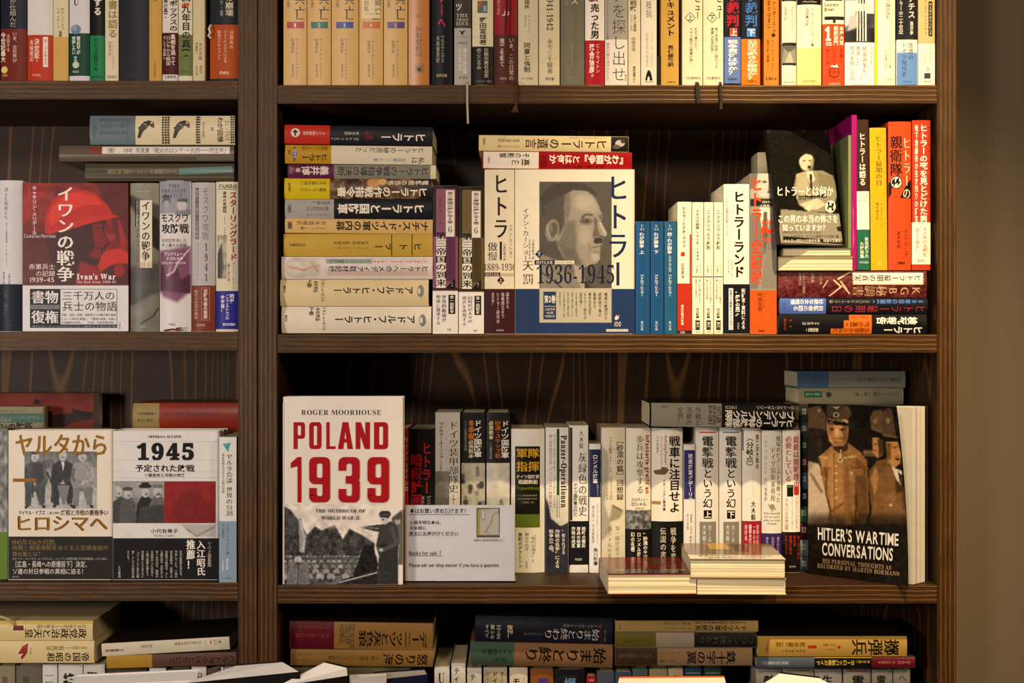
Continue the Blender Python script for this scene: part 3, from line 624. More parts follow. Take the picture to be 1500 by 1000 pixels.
# ================================================================ second shelf, left bookcase
row(shelf=SH_L['r2'], yf=.006, dep=.13, group='books standing on the second shelf of the left bookcase')
book(-8, 264, 32, None, 'd6d3d8', 'white book with dark slate band at the far left of the second shelf',
     [('v','消えた将校たち',6,274,12,322,'2c2a30',0,'m'),('v','カチンの森虐殺事件',8,325,11,356,'4c4a50'),('v','J・K・ザヴォドニー',8,358,11,392,'4c4a50'),('v','中野五郎',12,400,15,416,'4c4a50'),('v','朝倉和子訳',4,398,7,416,'4c4a50'),('v','いや、誰が？',5,424,12,464,'5c6270'),('h','みすず書房',2,474,18,477,'4a5060')], band=[(416,500,'262b36')], sag=.3)
# red cover with helmeted soldier
c = Cv(34,268,188,418,'7a120e',0,250,4,.9)
c.noise(26,9,5).poly([(130,70),(300,70),(260,150),(130,330)],'a01c12',12,.6).poly([(130,380),(330,330),(380,680),(130,680)],'4a0a0a',12,.8).noise(18,30,7,.3)
c.poly([(560,70),(757,70),(757,420),(690,420),(640,250)],'50100e',6,.8).poly([(690,290),(700,280),(745,420),(710,480)],'9a1a16',4)
c.poly([(266,370),(262,300),(275,230),(320,160),(380,122),(450,108),(520,118),(590,160),(640,215),(665,262),(600,258),(540,262),(470,285),(400,330),(340,350)],'b81c12',2)
c.poly([(300,330),(285,270),(310,210),(380,140),(450,125),(560,150),(600,200),(520,200),(400,230)],'dd3524',6,.8)
c.poly([(266,370),(380,320),(520,262),(665,258),(700,270),(640,282),(560,300),(440,340),(300,372)],'c42418',1)
c.poly([(290,372),(440,335),(560,300),(620,290),(610,340),(614,370),(645,425),(625,438),(618,460),(600,470),(604,500),(580,545),(540,560),(500,540),(470,590),(440,670),(330,670),(290,560)],'3a0a0a',3)
c.poly([(540,310),(600,305),(600,345),(608,372),(636,424),(615,432),(605,452),(590,452),(596,490),(570,520),(520,500),(560,440),(545,380)],'7a1512',3).line([(555,340),(600,335)],7,'200606',1).line([(560,452),(604,456)],5,'200606',1)
c.poly([(470,530),(520,545),(560,570),(600,680),(440,680)],'8a1512',5).poly([(260,400),(300,560),(320,680),(200,680),(220,450)],'5a0e0c',6)
c.poly([(575,560),(590,500),(630,465),(700,455),(745,475),(757,510),(757,540),(700,540),(640,560),(590,590)],'c02418',2).poly([(600,590),(660,550),(757,545),(757,670),(650,670),(615,630)],'4a0c0c',3).ell(700,585,32,40,'8a1814',5)
front_book(33, 268, 188, None, '7a1512', 'red cover with a helmeted soldier and white lower band, facing outward',
     [('I',c),('v','イワンの戦争',83,272,109,413,'efe8e2',1,'m'),('v','キャサリン・メリデール',47,272,54,344,'e6dcd6',1,'g'),('v','松島芳彦訳',41,272,45,294,'c05a50'),('h','Catherine Merridale',35,343,82,348,'e0cfc8'),
      ('h','赤軍兵士',42,386,81,395,'e8dcd4'),('h','の記録',52,396,81,405,'e8dcd4'),('h','1939-45',44,406,80,413,'e8dcd4'),('h',"Ivan's War",112,401,170,409,'f0e6e0',1,'s'),('h','The Red Army 1939-45',112,411,170,414.5,'e0d0c8',0,'s'),
      ('R',44,423,88,480,'2a2a2e'),('h','書物',46,425,86,445,'e4e0e0',1,'m'),('R',45,446.5,87,452.5,'8a8a8e'),('h','11出版社共同復刊',46,447,86,452,'1c1c20'),('h','復権',46,454,86,474,'e4e0e0',1,'m'),('R',88,475,171,480,'3a3a40'),('R',88,423,88.6,480,'2a2a2e'),('R',171,423,171.6,480,'2a2a2e'),('R',88,423,171,423.6,'2a2a2e'),
      ('h','三千万人の',91,426,169,440,'26262a',0),('h','兵士の物語',91,441,172,456,'26262a',0),('h','手紙、日記、回想、退役軍人への聞き取り取材',90,459,170,463,'4a4a50'),('h','によって内外を再現し、「戦争の真実」を暴い',90,465,170,469,'4a4a50'),('h','た画期的な労作。　　［年表、写真多数収録］',90,470.5,170,474,'4a4a50'),('v','白水社',174,471,177,482,'3a3a40'),('h','復刊コレクション二〇一六・戦争と平和の名著',47,476.5,170,479,'b0b0b4')],
     thick=.024, spine='r', band=[(417.5,500,'e0dde0')])
row(yf=.007)
c = Cv(189.5,268,232,485,'8d8878',0,250,4,1)
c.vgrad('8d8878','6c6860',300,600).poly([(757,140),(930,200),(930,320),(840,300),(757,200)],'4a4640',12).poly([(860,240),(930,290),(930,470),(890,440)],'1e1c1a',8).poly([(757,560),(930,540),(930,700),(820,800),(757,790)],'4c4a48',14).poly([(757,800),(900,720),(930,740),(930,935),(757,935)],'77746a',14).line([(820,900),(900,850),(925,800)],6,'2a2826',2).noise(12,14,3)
book(189.3, 268, 232.3, None, '8d8878', 'taupe patterned book with a cream title box, right of the red soldier cover',
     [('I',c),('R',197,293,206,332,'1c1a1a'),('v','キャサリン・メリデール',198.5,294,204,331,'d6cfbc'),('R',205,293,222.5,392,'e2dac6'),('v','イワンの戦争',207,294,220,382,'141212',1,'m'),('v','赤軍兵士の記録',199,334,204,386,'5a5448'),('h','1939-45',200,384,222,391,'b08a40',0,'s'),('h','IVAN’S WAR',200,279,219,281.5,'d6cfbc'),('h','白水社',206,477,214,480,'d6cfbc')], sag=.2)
c = Cv(233.5,264,279,485,'d8d2d0',0,250,4,1)
c.poly([(930,55),(1115,55),(1115,250),(930,250)],'8f93a0',6).ell(975,180,24,30,'5a5a62',5).ell(975,195,18,22,'a8a4a4',4).poly([(945,160),(1005,160),(1000,145),(955,142)],'4a4a52',2).ell(1065,200,28,38,'c4c0c0',5).poly([(1035,165),(1100,160),(1098,185),(1040,180)],'5a5a60',4).poly([(1030,235),(1115,225),(1115,260),(1020,260)],'80808a',4)
c.poly([(930,470),(1115,440),(1115,700),(1040,770),(960,740),(930,700)],'7c4a66',14).poly([(930,540),(960,560),(975,640),(1010,600),(1040,560),(1060,640),(1115,600),(1115,720),(930,700)],'4c2236',5,.9).line([(975,615),(1020,590),(1040,540),(1110,455)],7,'efdcdc',2).line([(985,610),(1000,560)],4,'e0c8cc',1)
book(232.8, 264, 279.6, None, 'dcd8d8', 'white and purple book with two faces under bold English capitals on the second shelf',
     [('I',c),('h','THE',246,269.5,264,275,'4a3a48',0,'s'),('h','GREATEST',236,276.5,272,282,'4a3a48',0,'s'),('h','BATTLE',240,283.5,267,289,'4a3a48',0,'s'),('h','モスクワ',235,312,276,326,'1c1a20',2),('h','攻防戦',236,327,276,342,'1c1a20',3),('h','20世紀を決した',236,349,273,355,'2a2630',1),('h','史上最大の戦闘',236,356,273,362,'2a2630',1),('h','アンドリュー・',240,369,272,375,'f4ecec',1),('h','ナゴルスキ',243,376,268,381,'f4ecec',1),('h','津守滋　監訳・津守京子訳',236,383,272,387,'f0dede'),('h','作品社',247,473,257,477,'2a2630',1)], sag=.2)
strip('ribbon_bookmark', [pt(240,484,.004),pt(252,482,-.0005),pt(264,484,-.001),pt(266,480,-.0005),pt(258,481,.0)], .002, '6a1c20', [o for o in COL.objects if o.name.startswith('book') and o.type == 'EMPTY'][-1])
book(280.2, 267, 314.8, None, 'b9b4b6', 'grey-lavender book with a brown-red paper band on the second shelf',
     [('v','モスクワ攻防',296,274,306,352,'5a3c50',-1),('v','1941',298,355,306,414,'5a3c50',0,'s'),('R',286,275,291,350,'5a5058'),('v','戦時下の都市と住民群像',286.5,277,290.5,349,'c8c2c4'),('v','ロドリク・ブレースウェート',288,354,291,412,'7a7076'),('R',295,421,307,469,'c89a84'),('R',295.6,421.6,306.4,468.4,'7c3a2a'),('v','沼野充義氏推薦',298,423,304,467,'ecd8c8',1),('v','時代の空気を再学',284,424,290,468,'d8b8a4'),('h','白水社',288,474,301,478,'ecd8c8')], band=[(418,500,'7c3a2a')], sag=.25)
c = Cv(318,344,332,408,'a8a088',0,250,4,1); c.noise(40,5,9).poly([(1275,480),(1300,420),(1310,560),(1300,630),(1275,630)],60,3)
book(315.5, 266, 349.5, None, 'dcd2b8', 'cream book with red-brown title and blue paper band against the divider',
     [('I',c),('h','STALINGRAD',320,270,347,275,'2a2620',1),('R',319,276.5,347,277.3,'2a2620'),('v','スターリングラード',336,280,347,382,'8c1c28',2),('v','運命の攻囲戦',326,280,332,312,'2a2620',1),('v','1942-1943',327,315,331,345,'4a4436'),('v','アントニー・ビーヴァー',339,384,344,424,'3a342a'),('v','堀たほ子訳',333,386,337,412,'3a342a'),('v','戦史',336,430,343,444,'e8e6ee',1),('v','ノンフィクションの',330,430,336,468,'e8e6ee',1),('v','金字塔！',323,432,329,458,'e8e6ee',1),('h','朝日新聞社',326,473,345,477,'e0e0f0',1)], band=[(426,482,'2e2c8c')], sag=.25)
row(group='books lying flat on the second shelf of the left bookcase')
def bird(ox, oy):
    return [('P',[(ox,oy+27),(ox+3,oy+14),(ox+5,oy+8),(ox+10,oy+3),(ox+17,oy+1),(ox+24,oy+4),(ox+25,oy+10),(ox+22,oy+12),(ox+18,oy+8),(ox+15,oy+12),(ox+9,oy+17),(ox+4,oy+27)],'3a352e'),
            ('E',ox+21,oy+5,2,1.4,'c8b898'),('E',ox+11,oy+7,2.6,1,'8f8470'),('E',ox+14,oy+10,2,.9,'8f8470'),('P',[(ox+1,oy+12),(ox+6,oy+9),(ox+3,oy+15)],'3a352e'),('E',ox+24,oy+11,1.4,1.6,'a05a48')]
chk = []
for cx_ in (238.5,242.5,246.5):
    for k in range(11): chk.append(('P',[(cx_,170+k*3.7),(cx_+1.8,171.8+k*3.7),(cx_,173.6+k*3.7),(cx_-1.8,171.8+k*3.7)],'26221c'))
for cx_ in (288.5,291.5,339,342.5):
    for k in range(11): chk.append(('E',cx_,171.5+k*3.7,1.3,1.3,'26221c'))
book(131, 169, 344, 211.5, 'd8caa6', 'cream dust-jacketed book with two printed birds, topmost of the lying stack',
     [('R',236.5,169.6,248.5,211,'cfc09a'),('r','エレンブルク',329,176,336,206,'26221c'),('r','わが回想',318,171,327,208,'26221c',1),('r','Ⅲ',308,186,314,193,'26221c',2),('r','木村浩訳',296,178,300,202,'3a342a'),('r','米川哲夫・中山省三・今中',185,174,189,206,'3c4a52'),('l','れた文学者たちの記録の書',146,173,184,178,'44525a'),('l','回想の人々と時代を語る',146,182,184,187,'44525a'),('l','戦争と平和をみつめた生涯',146,192,184,197,'44525a'),('l','エレンブルグ',136,178,141,205,'3c4a52')]+bird(201,175)+bird(253,175)+chk, lying=True, yf=.006, dep=.14, band=[(131,198,'5f6f78')], rough=.3)
book(86, 213, 343, 236, '5c5144', 'clear-wrapped brown book with a long white label, middle of the lying stack',
     [('R',132,215,149,225.5,'7a3c28'),('R',149.5,214.8,336.5,225.3,'dcd4cc'),('h','（獨）．78年　写真集『戦火のロシア　一九四一〜四五年』',152,216,335,224.5,'26221c',0),('R',86.5,227,343,228,'8a7c66'),('R',288,227,343,234,'6a604e')], lying=True, yf=.002, dep=.15, rough=.25, sag=.2)
book(124, 239, 343, 265, '4a4436', 'clear-wrapped olive book at the bottom of the lying stack above the upright ones',
     [('l','『ヴォルガの戦車戦スターリングラード大攻防』戦いの記録',158,247,262,255,'a89a76'),('R',125,247,342,248,'6c6450'),('P',[(262,246),(340,243),(340,252),(262,256)],'5a7a74'),('R',124.5,259,342,260,'7a6e56')], lying=True, yf=.006, dep=.15, rough=.28, sag=.2)
# ================================================================ second shelf, right bookcase
row(shelf=SH_M['r2'], yf=.012, dep=.13, group='books lying in the tall stack on the second shelf')
t_ = dict(lying=True)
book(416, 184, 634, 211.5, '1c1b22', 'black book with red end band and round emblem, topmost of the tall left stack',
     [('E',432.5,195.5,6.5,6.5,'d8cdb8'),('P',[(428,195),(432,191),(437,195),(433,196),(434,200),(431,200),(431,196)],'1c1a18'),('l','ドイツ映画化作',443,193,476,199,'e8d8c8'),('l','ヨアヒム・フェスト',484,201,526,206,'c8c0b0'),('l','鈴木直訳',504,193,526,198,'c8c0b0'),('l','最期の',534,198,546,205,'a01c24'),('l','12日間',534,192,546,197,'a01c24'),('l','ヒトラー',557,193,624,207,'e6dcc8',1)], roll=.9, band=[(416,483,'b52a1c')], **t_)
book(417, 213, 633, 240, 'd8cdb4', 'cream book with mustard end band and blue diamond, second in the tall left stack',
     [('P',[(431,212),(435,226),(431,240),(428,226)],'26427c'),('r','発売中',429,219,434,233,'e0e0d8'),('l','ヒトラー',442,224,480,238,'2a2010',1),('l','最期の12日間',442,214,480,221,'5a4410'),('l','新書社',421,220,426,228,'3a2c10'),('l','ヒトラーの秘書だった',520,215,622,224,'2a2620',0,'m'),('l','私は',602,229,622,239,'2a2620',0,'m'),('l','回想録・ユンゲ著',547,231,594,236,'6a80a4')], roll=.6, band=[(417,485,'b4891a')], **t_)
book(421, 241, 639, 261.5, '807c70', 'grey book with purple end band, third in the tall left stack',
     [('l','ヒトラーの戦争指導の決断',494,243,628,258,'14120f',0),('l','義井博',441,243,482,257,'e8dccc',1),('l','著',433,246,440,253,'e8dccc'),('l','PHP研究所',424,244,431,256,'c09aa8'),('R',630.5,241.5,639,262,'d8cca8')], roll=.3, band=[(421,489,'5a1c40')], **t_)
c = Cv(484,260,633,291.5,'5a4028',400,160,5,1); c.noise(55,9,12).noise(35,4,13).ell(735,540,50,35,'c08a4a',6).ell(800,530,35,22,'d0a468',5).poly([(1050,500),(1165,500),(1165,655),(1080,655)],'14120f',8)
book(416, 260.5, 633, 291, '6a4c2a', 'book with brown camouflage pattern and bright yellow end band in the tall left stack',
     [('I',c),('l','ヒトラーの作戦指令書',494,273,626,289,'efe4cc',2),('l','電撃戦の恐怖',567,264,628,271,'e4d4b0',1),('l','命令は最前線に',440,265,478,271,'2c2408'),('l','直撃に下された',440,275,478,281,'2c2408'),('l','東洋書林',422,266,426,282,'2c2408')], band=[(416,483,'cdb414')], **t_)
book(417, 291.5, 633, 320, '1b1c24', 'black book with pale grey end band in the middle of the tall left stack',
     [('l','ヒトラーと国防軍',494,298,622,313,'ece2ce',2,'m'),('l','リデルハートの',448,312,482,317,'3c3a38'),('l','戦史研究の',448,302,482,309,'3c3a38',0),('l','金字塔‼',456,294,484,300,'3c3a38'),('l','原書房',421,298,427,313,'3c4450')], band=[(417,489,'a49e98')], **t_)
book(417, 320.5, 634, 341.5, 'd5ae6c', 'orange-tan book with bold black title in the tall left stack',
     [('l','ナチス・ドイツ軍の内幕',492,323,628,338,'17130c',2),('l','リデル・ハート著',440,332,478,337,'3a2c18'),('l','岡本鐳輔訳',434,324,478,330,'3a2c18'),('l','原書房',421,324,428,337,'3a2c18',1)], roll=.4, **t_)
book(415, 342, 634, 375, 'c39f40', 'mustard book divided by thin black lines in the tall left stack',
     [('R',573,343,574.3,374,'2a2008'),('R',603,343,604.3,374,'2a2008'),('l','ヒ',606,355,618,367,'1e1808',1),('l','ト',584,355,598,367,'1e1808',1),('l','ラ',564,355,576,367,'1e1808',1),('l','ー',548,355,562,367,'1e1808',1),('l','ヴェルナー・マーザー',488,361,540,365,'4a3a14'),('l','村瀬興雄・栗原優訳',488,353,540,358,'4a3a14'),('l','紀伊國屋書店',424,356,448,361,'4a3a14')], **t_)
c = Cv(412.5,376,634,409,'d8ccc4',400,310,5,1); c.ell(190,410,110,75,'b8b4a4',8,.8).ell(160,410,60,55,'d0c4b4',6).ell(290,410,60,65,'c4bcac',6).noise(8,6,14).poly([(395,430),(1130,430),(1130,470),(395,470)],'c4a898',5,.8).line([(100,400),(240,430)],8,'c07468',2).line([(280,370),(330,440)],8,'c07468',2).line([(200,430),(340,390)],6,'c07468',2)
book(412, 375.5, 634, 408.5, 'ddd2cb', 'pale pinkish book with faint portrait drawing in the tall left stack',
     [('I',c),('l','ヒトラーへのメディア取材記録',480,389,628,398,'1c1a1c',1),('l','インタビュー1923-1940',546,380,626,386,'c04458',1),('R',478,379,545,386,'9aa49c'),('l','エリック・ブランカ編著訳松永',482,380,543,385,'2a2c2c')], **t_)
book(410, 409, 628, 448, 'dfcb9c', 'thick cream-yellow hardback with small grey arch emblem, second from stack bottom',
     [('l','アドルフ・ヒトラー',488,419,606,431,'14120e',2),('E',616,426,5,9,'7c8284'),('E',614,426,2,4.5,'dfcb9c'),('l','ジョン・トーランド',470,410,476,443,'1a1814',1) if False else ('v','ジョン・トーランド',469,409,476,442,'1a1814',1),('v','永井淳訳',459,411,466,428,'1a1814',1),('v','上巻',449,409,457,421,'1a1814',2),('v','集英社',415,418,419,428,'1a1814',1)], hard=True, sag=.25, **t_)
book(412, 448.5, 632, 487.8, 'e8dcc6', 'thick off-white hardback with small grey arch emblem, lowest of the tall left stack',
     [('l','アドルフ・ヒトラー',490,461,609,474,'14120e',2),('E',619,469,5,9,'7c8284'),('E',617,469,2,4.5,'e8dcc6'),('v','ジョン・トーランド',471,449,478,484,'1a1814',1),('v','永井淳訳',462,450,469,470,'1a1814',1),('v','下巻',452,449,460,462,'1a1814',2),('v','集英社',417,461,421,471,'1a1814',1)], hard=True, sag=.25, **t_)

row(group='books standing on the second shelf of the right bookcase')
def reich(x0, x1, y0, main, dark, blk, o, sub1, sub2, lab):
    w1 = x1-x0; a = x0+w1*.2; b = x0+w1*.52; e_ = x0+w1*.86
    book(x0, y0, x1, None, main, lab,
      [('R',x0+.4,y0,x0+w1*.14,y0+75,blk),('R',e_+1.5,y0,x1-.4,y0+75,blk),('R',x0+.5,y0,x1-.5,y0+5,blk),
       ('R',b,y0+7,e_,y0+75,'e6ddd0'),('v','第三帝国の歴史全6巻',b+2,y0+9,e_-2,y0+56,'2a2424',1),('h','6',b+3,y0+60,e_-3,y0+69,'3a3030',-1,'s'),
       ('R',a-2,y0+75,b,y0+150,'e6ddd0'),('v','第三帝国の到来',a-3,y0+68,b+1,y0+148,'141012',1,'m'),('R',b,y0+75,e_+1,y0+140,dark),('v','リチャード・J・エヴァンズ',b+5,y0+78,b+9,y0+128,'2c1c26'),('v','・リチャード',a+2,y0+10,a+5,y0+60,dark),
       ('P',[(b,y0+150),(e_+1,y0+136),(e_+1,y0+150)],'1c1618'),('R',x0+.4,y0+150,x1-.4,y0+153,blk),('v',o,e_-5,y0+141,e_-2,y0+148,'e0d8d0'),
       ('R',b+4,y0+160,e_+1,y0+188,'1a1818'),('v','第一回配本' if 'purple' in lab else '第二回配本',b+6,y0+161,e_-1,y0+187,'e8e2da',1),('v',sub1,b-6,y0+160,b+1,y0+200,'2a2628',0,'m'),('v',sub2,a-2,y0+160,a+4,y0+204,'2a2628',0,'m'),('h','白水社',b+2,y0+209,b+8,y0+213,'2a2628')], band=[(y0+154.5,500,'e9e4dd')], sag=.12)
reich(633.5, 671, 271.5, '8a5468', '5c3650', '2c2024', '上', '世界的権威が', '明快に叙述する', 'purple and white book with black trim, left of its olive twin')
reich(671.8, 709, 273, '6d5a34', '4c3e24', '241e16', '下', '同時代の人々の', '肉声を再現する', 'olive-brown and white book with black trim, right of its purple twin')
book(709.6, 248, 753.8, None, 'dfd3ba', 'wide cream book with large serif title and maroon lower band beside the portrait cover',
     [('v','ヒトラー',722,253,745,383,'241a1c',1,'m'),('v','イアン・カーショー',745,328,751,378,'2c2224'),('v','川喜田敦子訳',737,356,741,382,'4a3c3c'),('v','石田勇治監修',732,356,735,382,'4a3c3c'),('h','傲',714,354,729,368,'241a1c',0,'m'),('h','慢',714,368,729,382,'241a1c',0,'m'),('h','1889-1936',708,386,756,396,'4a2430',-1,'s'),('R',709.8,399,733,404.5,'3c1820'),('h','HITLER',711,400.3,731,403.6,'d8c8b8',0,'s'),('R',734,400,753,404,'b8aa94'),('P',[(733.5,404.5),(739,410.5),(733.5,416.5),(728,410.5)],'3c1820'),('v','上',731,407,736,414,'dfd3ba',1),
      ('v','誕生から',741,428,746,452,'d8c4b8',0),('v','独裁成立まで',734,428,739,466,'d8c4b8',0),('v','ヒトラー研究の',727,428,732,474,'d8c4b8',0),('v','金字塔！',720,428,724,448,'d8c4b8',0),('h','白水社',727,482,738,485,'d8c4b8')], band=[(423,500,'3b1a20')], sag=.1)
# portrait cover (right-facing man in grey tones)
c = Cv(790,266,896,426,86,785,260,5.883,.7)
c.poly([(40,160),(110,70),(250,38),(400,48),(480,88),(535,150),(520,175),(440,120),(300,112),(240,150),(225,250),(240,330),(180,380),(60,340)],66,10)
c.poly([(225,150),(262,240),(255,400),(205,560),(165,560),(80,360),(60,250)],80,14)
c.poly([(258,150),(320,108),(440,116),(490,160),(540,240),(565,300),(577,330),(574,350),(558,372),(613,482),(602,505),(566,512),(577,530),(578,560),(558,588),(558,620),(550,650),(550,705),(522,740),(470,748),(400,785),(330,760),(250,700),(200,600),(180,540),(250,400),(243,250)],150,4)
c.poly([(243,150),(290,130),(300,260),(270,380),(240,330)],112,12,.8).poly([(180,540),(330,500),(350,640),(410,760),(330,760),(240,690)],100,26).poly([(250,380),(340,360),(350,560),(300,620),(200,570)],114,24).ell(420,215,95,75,176,34).ell(425,490,52,85,166,26).line([(548,385),(600,480)],20,186,7).ell(512,685,34,30,172,14).ell(490,260,40,40,170,24)
c.ell(432,376,56,26,98,12).line([(392,352),(428,318),(492,322)],17,84,6).ell(432,376,22,10,56,4).ell(422,371,5,4,140,1).line([(400,402),(472,408)],6,118,5).line([(398,362),(470,356)],5,66,2)
c.poly([(495,335),(532,365),(528,430),(556,500),(500,520),(488,500),(505,430)],96,10,.9).ell(560,346,15,9,86,4).line([(538,332),(577,324)],11,92,3).ell(562,507,18,6,74,3).ell(600,490,10,10,178,4)
c.poly([(503,524),(556,514),(579,535),(575,563),(522,570),(498,560)],58,5).line([(488,603),(556,590)],7,76,3).line([(498,640),(548,640)],10,116,8).line([(455,560),(470,640)],10,118,10).ell(530,615,24,9,150,5)
c.ell(142,455,60,96,138,4,rot=8).ell(152,450,36,66,92,9,rot=8).ell(130,430,14,40,120,6).ell(182,520,24,30,146,5).line([(98,400),(100,450),(128,520)],12,165,6)
c.poly([(35,600),(165,560),(250,700),(330,760),(390,800),(300,790),(120,700),(35,640)],80,8).line([(180,575),(245,700)],6,142,3)
c.poly([(35,655),(130,690),(330,765),(400,860),(480,965),(35,965)],132,6).poly([(120,690),(330,770),(330,850),(200,780)],104,14,.8).line([(50,820),(140,880),(240,965)],10,54,3).line([(40,740),(200,830),(330,960)],6,100,6)
c.poly([(320,742),(400,785),(430,800),(412,870),(455,925),(478,965),(398,965),(345,860)],164,4).poly([(418,872),(492,965),(418,965)],52,4).poly([(400,785),(440,800),(425,860),(405,850)],96,5).noise(4,2.2,15).noise(3,6,16)
c.tint('f4e6d2')
PI_ = [('I',c),('R',754.5,423,930,500,'22365e'),('R',790,422,896,472.5,'9d9684'),('R',790.8,422,895.2,471.8,'b3ac98'),
 ('v','ヒトラー',889,254,921,422,'1c2a4c',1,'m'),('v','イアン・カーショー',765,304,775,382,'241f1c',0,'m'),('v','川喜田敦子訳',779,350,783,380,'4a4640'),('v','石田勇治監修',774.5,350,777,380,'4a4640'),('P',[(789.5,366),(795.5,372),(789.5,378),(783.5,372)],'1c2a4c'),('v','下',787,368.5,792,376,'e4dccb',1),
 ('h','天',765,380,782,397,'241f1c',0,'m'),('h','罰',765,400,782,417,'241f1c',0,'m'),('R',783,381,812,387.5,'1c2a4c'),('h','HITLER',785,382.4,810,386.2,'d8d0c0',0,'s'),('R',813,381.6,841,386.6,'d8cfbc'),('h','1936-1945: NEMESIS',815,382.6,839,385.6,'5a5448'),
 ('h','1936-1945',785,388,901,415,'161e38',-1,'s'),
 ('R',796,427,814.5,467.5,'22365e'),('R',796.8,448,813.7,449,'b3ac98'),('h','第2巻',797,432,814,444,'e6dfcf',1),('h','口絵写真',798,451,813,455,'cfc8b8'),('h','48頁',800,456,811,460,'cfc8b8'),('h','地図5点',798,461,813,465,'cfc8b8'),
 ('v','権威の絶頂から',885,428,890,468,'26231e',0),('v','総統地下壕の',876.5,428,881,464,'26231e',0),('v','最期まで',869,428,873,452,'26231e',0),('v','後半生を活写、',862,428,866,466,'26231e',0),('v','ヒトラー研究の',855,428,859,468,'26231e',0),('v','金字塔！',849,428,853,450,'26231e',0),
 ('v','なぜ史上最悪の独裁者は',843,428,845.5,464,'4a463c'),('v','登場し戦争を起こしたか',837,428,839.5,464,'4a463c'),('v','膨大な史料と最新の研究',831,428,833.5,464,'4a463c'),('v','その実像を描き出す大著',825,428,827.5,464,'4a463c'),('v','運命を追う。',819,428,821.5,452,'4a463c'),
 ('P',[(900,466),(903,461),(905,464),(907,460),(906,467),(902,469)],'d8d2c4'),('h','100',900,471,910,478,'d8d2c4'),('R',888,482,920,485.5,'d8d2c4'),('h','白水社創立百周年記念出版',889,483,919,485,'22365e')]
front_book(754.3, 248, 930, None, 'e2d9c6', 'cream and navy cover with a large grey portrait of a man in profile, facing outward', PI_, thick=.042, spine='r')
front = dict(lying=True, yf=.02, group='books lying on top of the upright books of the second shelf')
book(706, 222, 926, 247.5, '96161c', 'red book with white left half lying directly on the portrait-cover book',
     [('R',708,222.5,789,247,'ddd3c6'),('l','『わが闘争』とは何か',804,226,919,240,'efe2d0',2),('l','真実と',749,233,776,243,'2a2624',1),('l','その影響',731,224,776,232,'2a2624',1),('l','ヒトラー',822,241,888,247,'4a0c10',2),('R',790,227,801,245,'7a1016'),('v','原書房',714,230,718,240,'4a4442')], roll=.5, rough=.2, **front)
book(701, 198.5, 921, 221.5, 'd8c492', 'tan book with a small portrait at its right end, lying uppermost beside the portrait cover',
     [('l','ヒトラーの遺言',769,203,890,218,'3c1c1c',1,'m'),('l','マルティン・ボルマン記録',729,213,761,217,'3c342c'),('l','篠原正瑛訳解説',729,204,761,209,'3c342c'),('l','1945年2月4日-4月2日',834,200,890,203,'5a4c3c'),('R',895,199,920.6,221,'1e1c1c'),('E',908,209,7,5,'b8b0a4'),('E',903,214,6,3,'5c5850'),('E',912,206,3,3,'3c3834'),('v','原書房',707,203,711,213,'3c342c')], roll=.6, **front)
# blue pocket books etc.
row(yf=.010, dep=.105)
for (x0, x1, y0, t1, num, c_, lb) in ((930.8,952.2,324,'わが闘争　上','3-1','1d4f80','first of the three narrow blue pocket books'),(952.8,972.4,324,'わが闘争　下','3-2','1d4f80','middle one of the three narrow blue pocket books'),(973,991.8,324,'続・わが闘争','3-3','235a80','last of the three narrow blue pocket books, beside the red and white one')):
    q = (x0+x1)/2
    book(x0, y0, x1, None, c_, lb, [('v','ヒ',q-3,328,q+1,333,'dfe4e6'),('h',num,q-4,334,q+2,337,'dfe4e6'),('v',t1,q-5,340,q+2,372,'e6eaec',1),('v','アドルフ・ヒトラー',q-4,402,q+2,434,'dfe4e6',1)]+([('v','生存圏と領土問題',q-3,374,q+1,398,'cfd6da')] if '続' in t1 else [])+[('v','角川文庫',q-3,470,q+1,484,'dfe4e6')], sag=.15, rough=.25)
row(dep=.12)
book(992.3, 295.5, 1013.2, None, 'ece4d2', 'slim white book with red lower part and small red square',
     [('v','ヒトラーとナチ・ドイツ',999,302,1005,363,'26221e',1),('R',997.5,369,1003,375,'b8301c'),('v','石田勇治',997.5,385,1002.5,408,'26221e'),('v','講談社現代新書',997.5,446,1001.5,476,'f4e4cc',1),('R',1010.3,343,1013,483,'b8301c'),('R',992.5,484,1013,495,'2a1c18'),('h','2318',996,485,1003,488,'e0d4c4')], band=[(415,500,'b8301c')])
for (x0, x1, t1, cb, a1, b1, lb) in ((1013.8,1030.8,'ナチスの戦争 1918-1949','b83a20','第一次大戦の敗北から','東西ドイツ誕生まで','slim white pocket book with a red line, left of two with blue lines'),(1031.4,1045.2,'ニュルンベルク裁判','2c50a8','ナチ・ドイツの罪を','裁いた法廷の記録','slim white pocket book with blue line, left one of its pair'),(1045.8,1059.4,'ニュルンベルク裁判','2c50a8','ナチ・ドイツの罪を','裁いた法廷の記録','slim white pocket book with blue line, touching the bold-titled white book')):
    q = (x0+x1)/2
    book(x0, 296, x1, None, 'ebe2cc', lb, [('v',t1,q-3.5,307,q+2.5,366 if x0>1030 else 382,'26221e',1),('v','リチャード・ベッセル',q+2,388,q+5,400,'4a443a'),('v','大山晶訳',q-3,388,q,400,'4a443a'),('R',x0+.6,404.5,x1-.6,406,cb),('v',a1,q+1,409,q+4,444,'5a5448'),('v',b1,q-4,409,q-1,438,'5a5448'),('v','中公新書',q-3,451,q+2,466,'26221e',1),('R',q-3.5,469,q+3,483,'1a1a1a'),('r','RC',q-2,471,q+2,481,'ebe2cc',0,'s'),('h','2329',q-3,485,q+3,487,'4a443a')], sag=.2)
row(dep=.135)
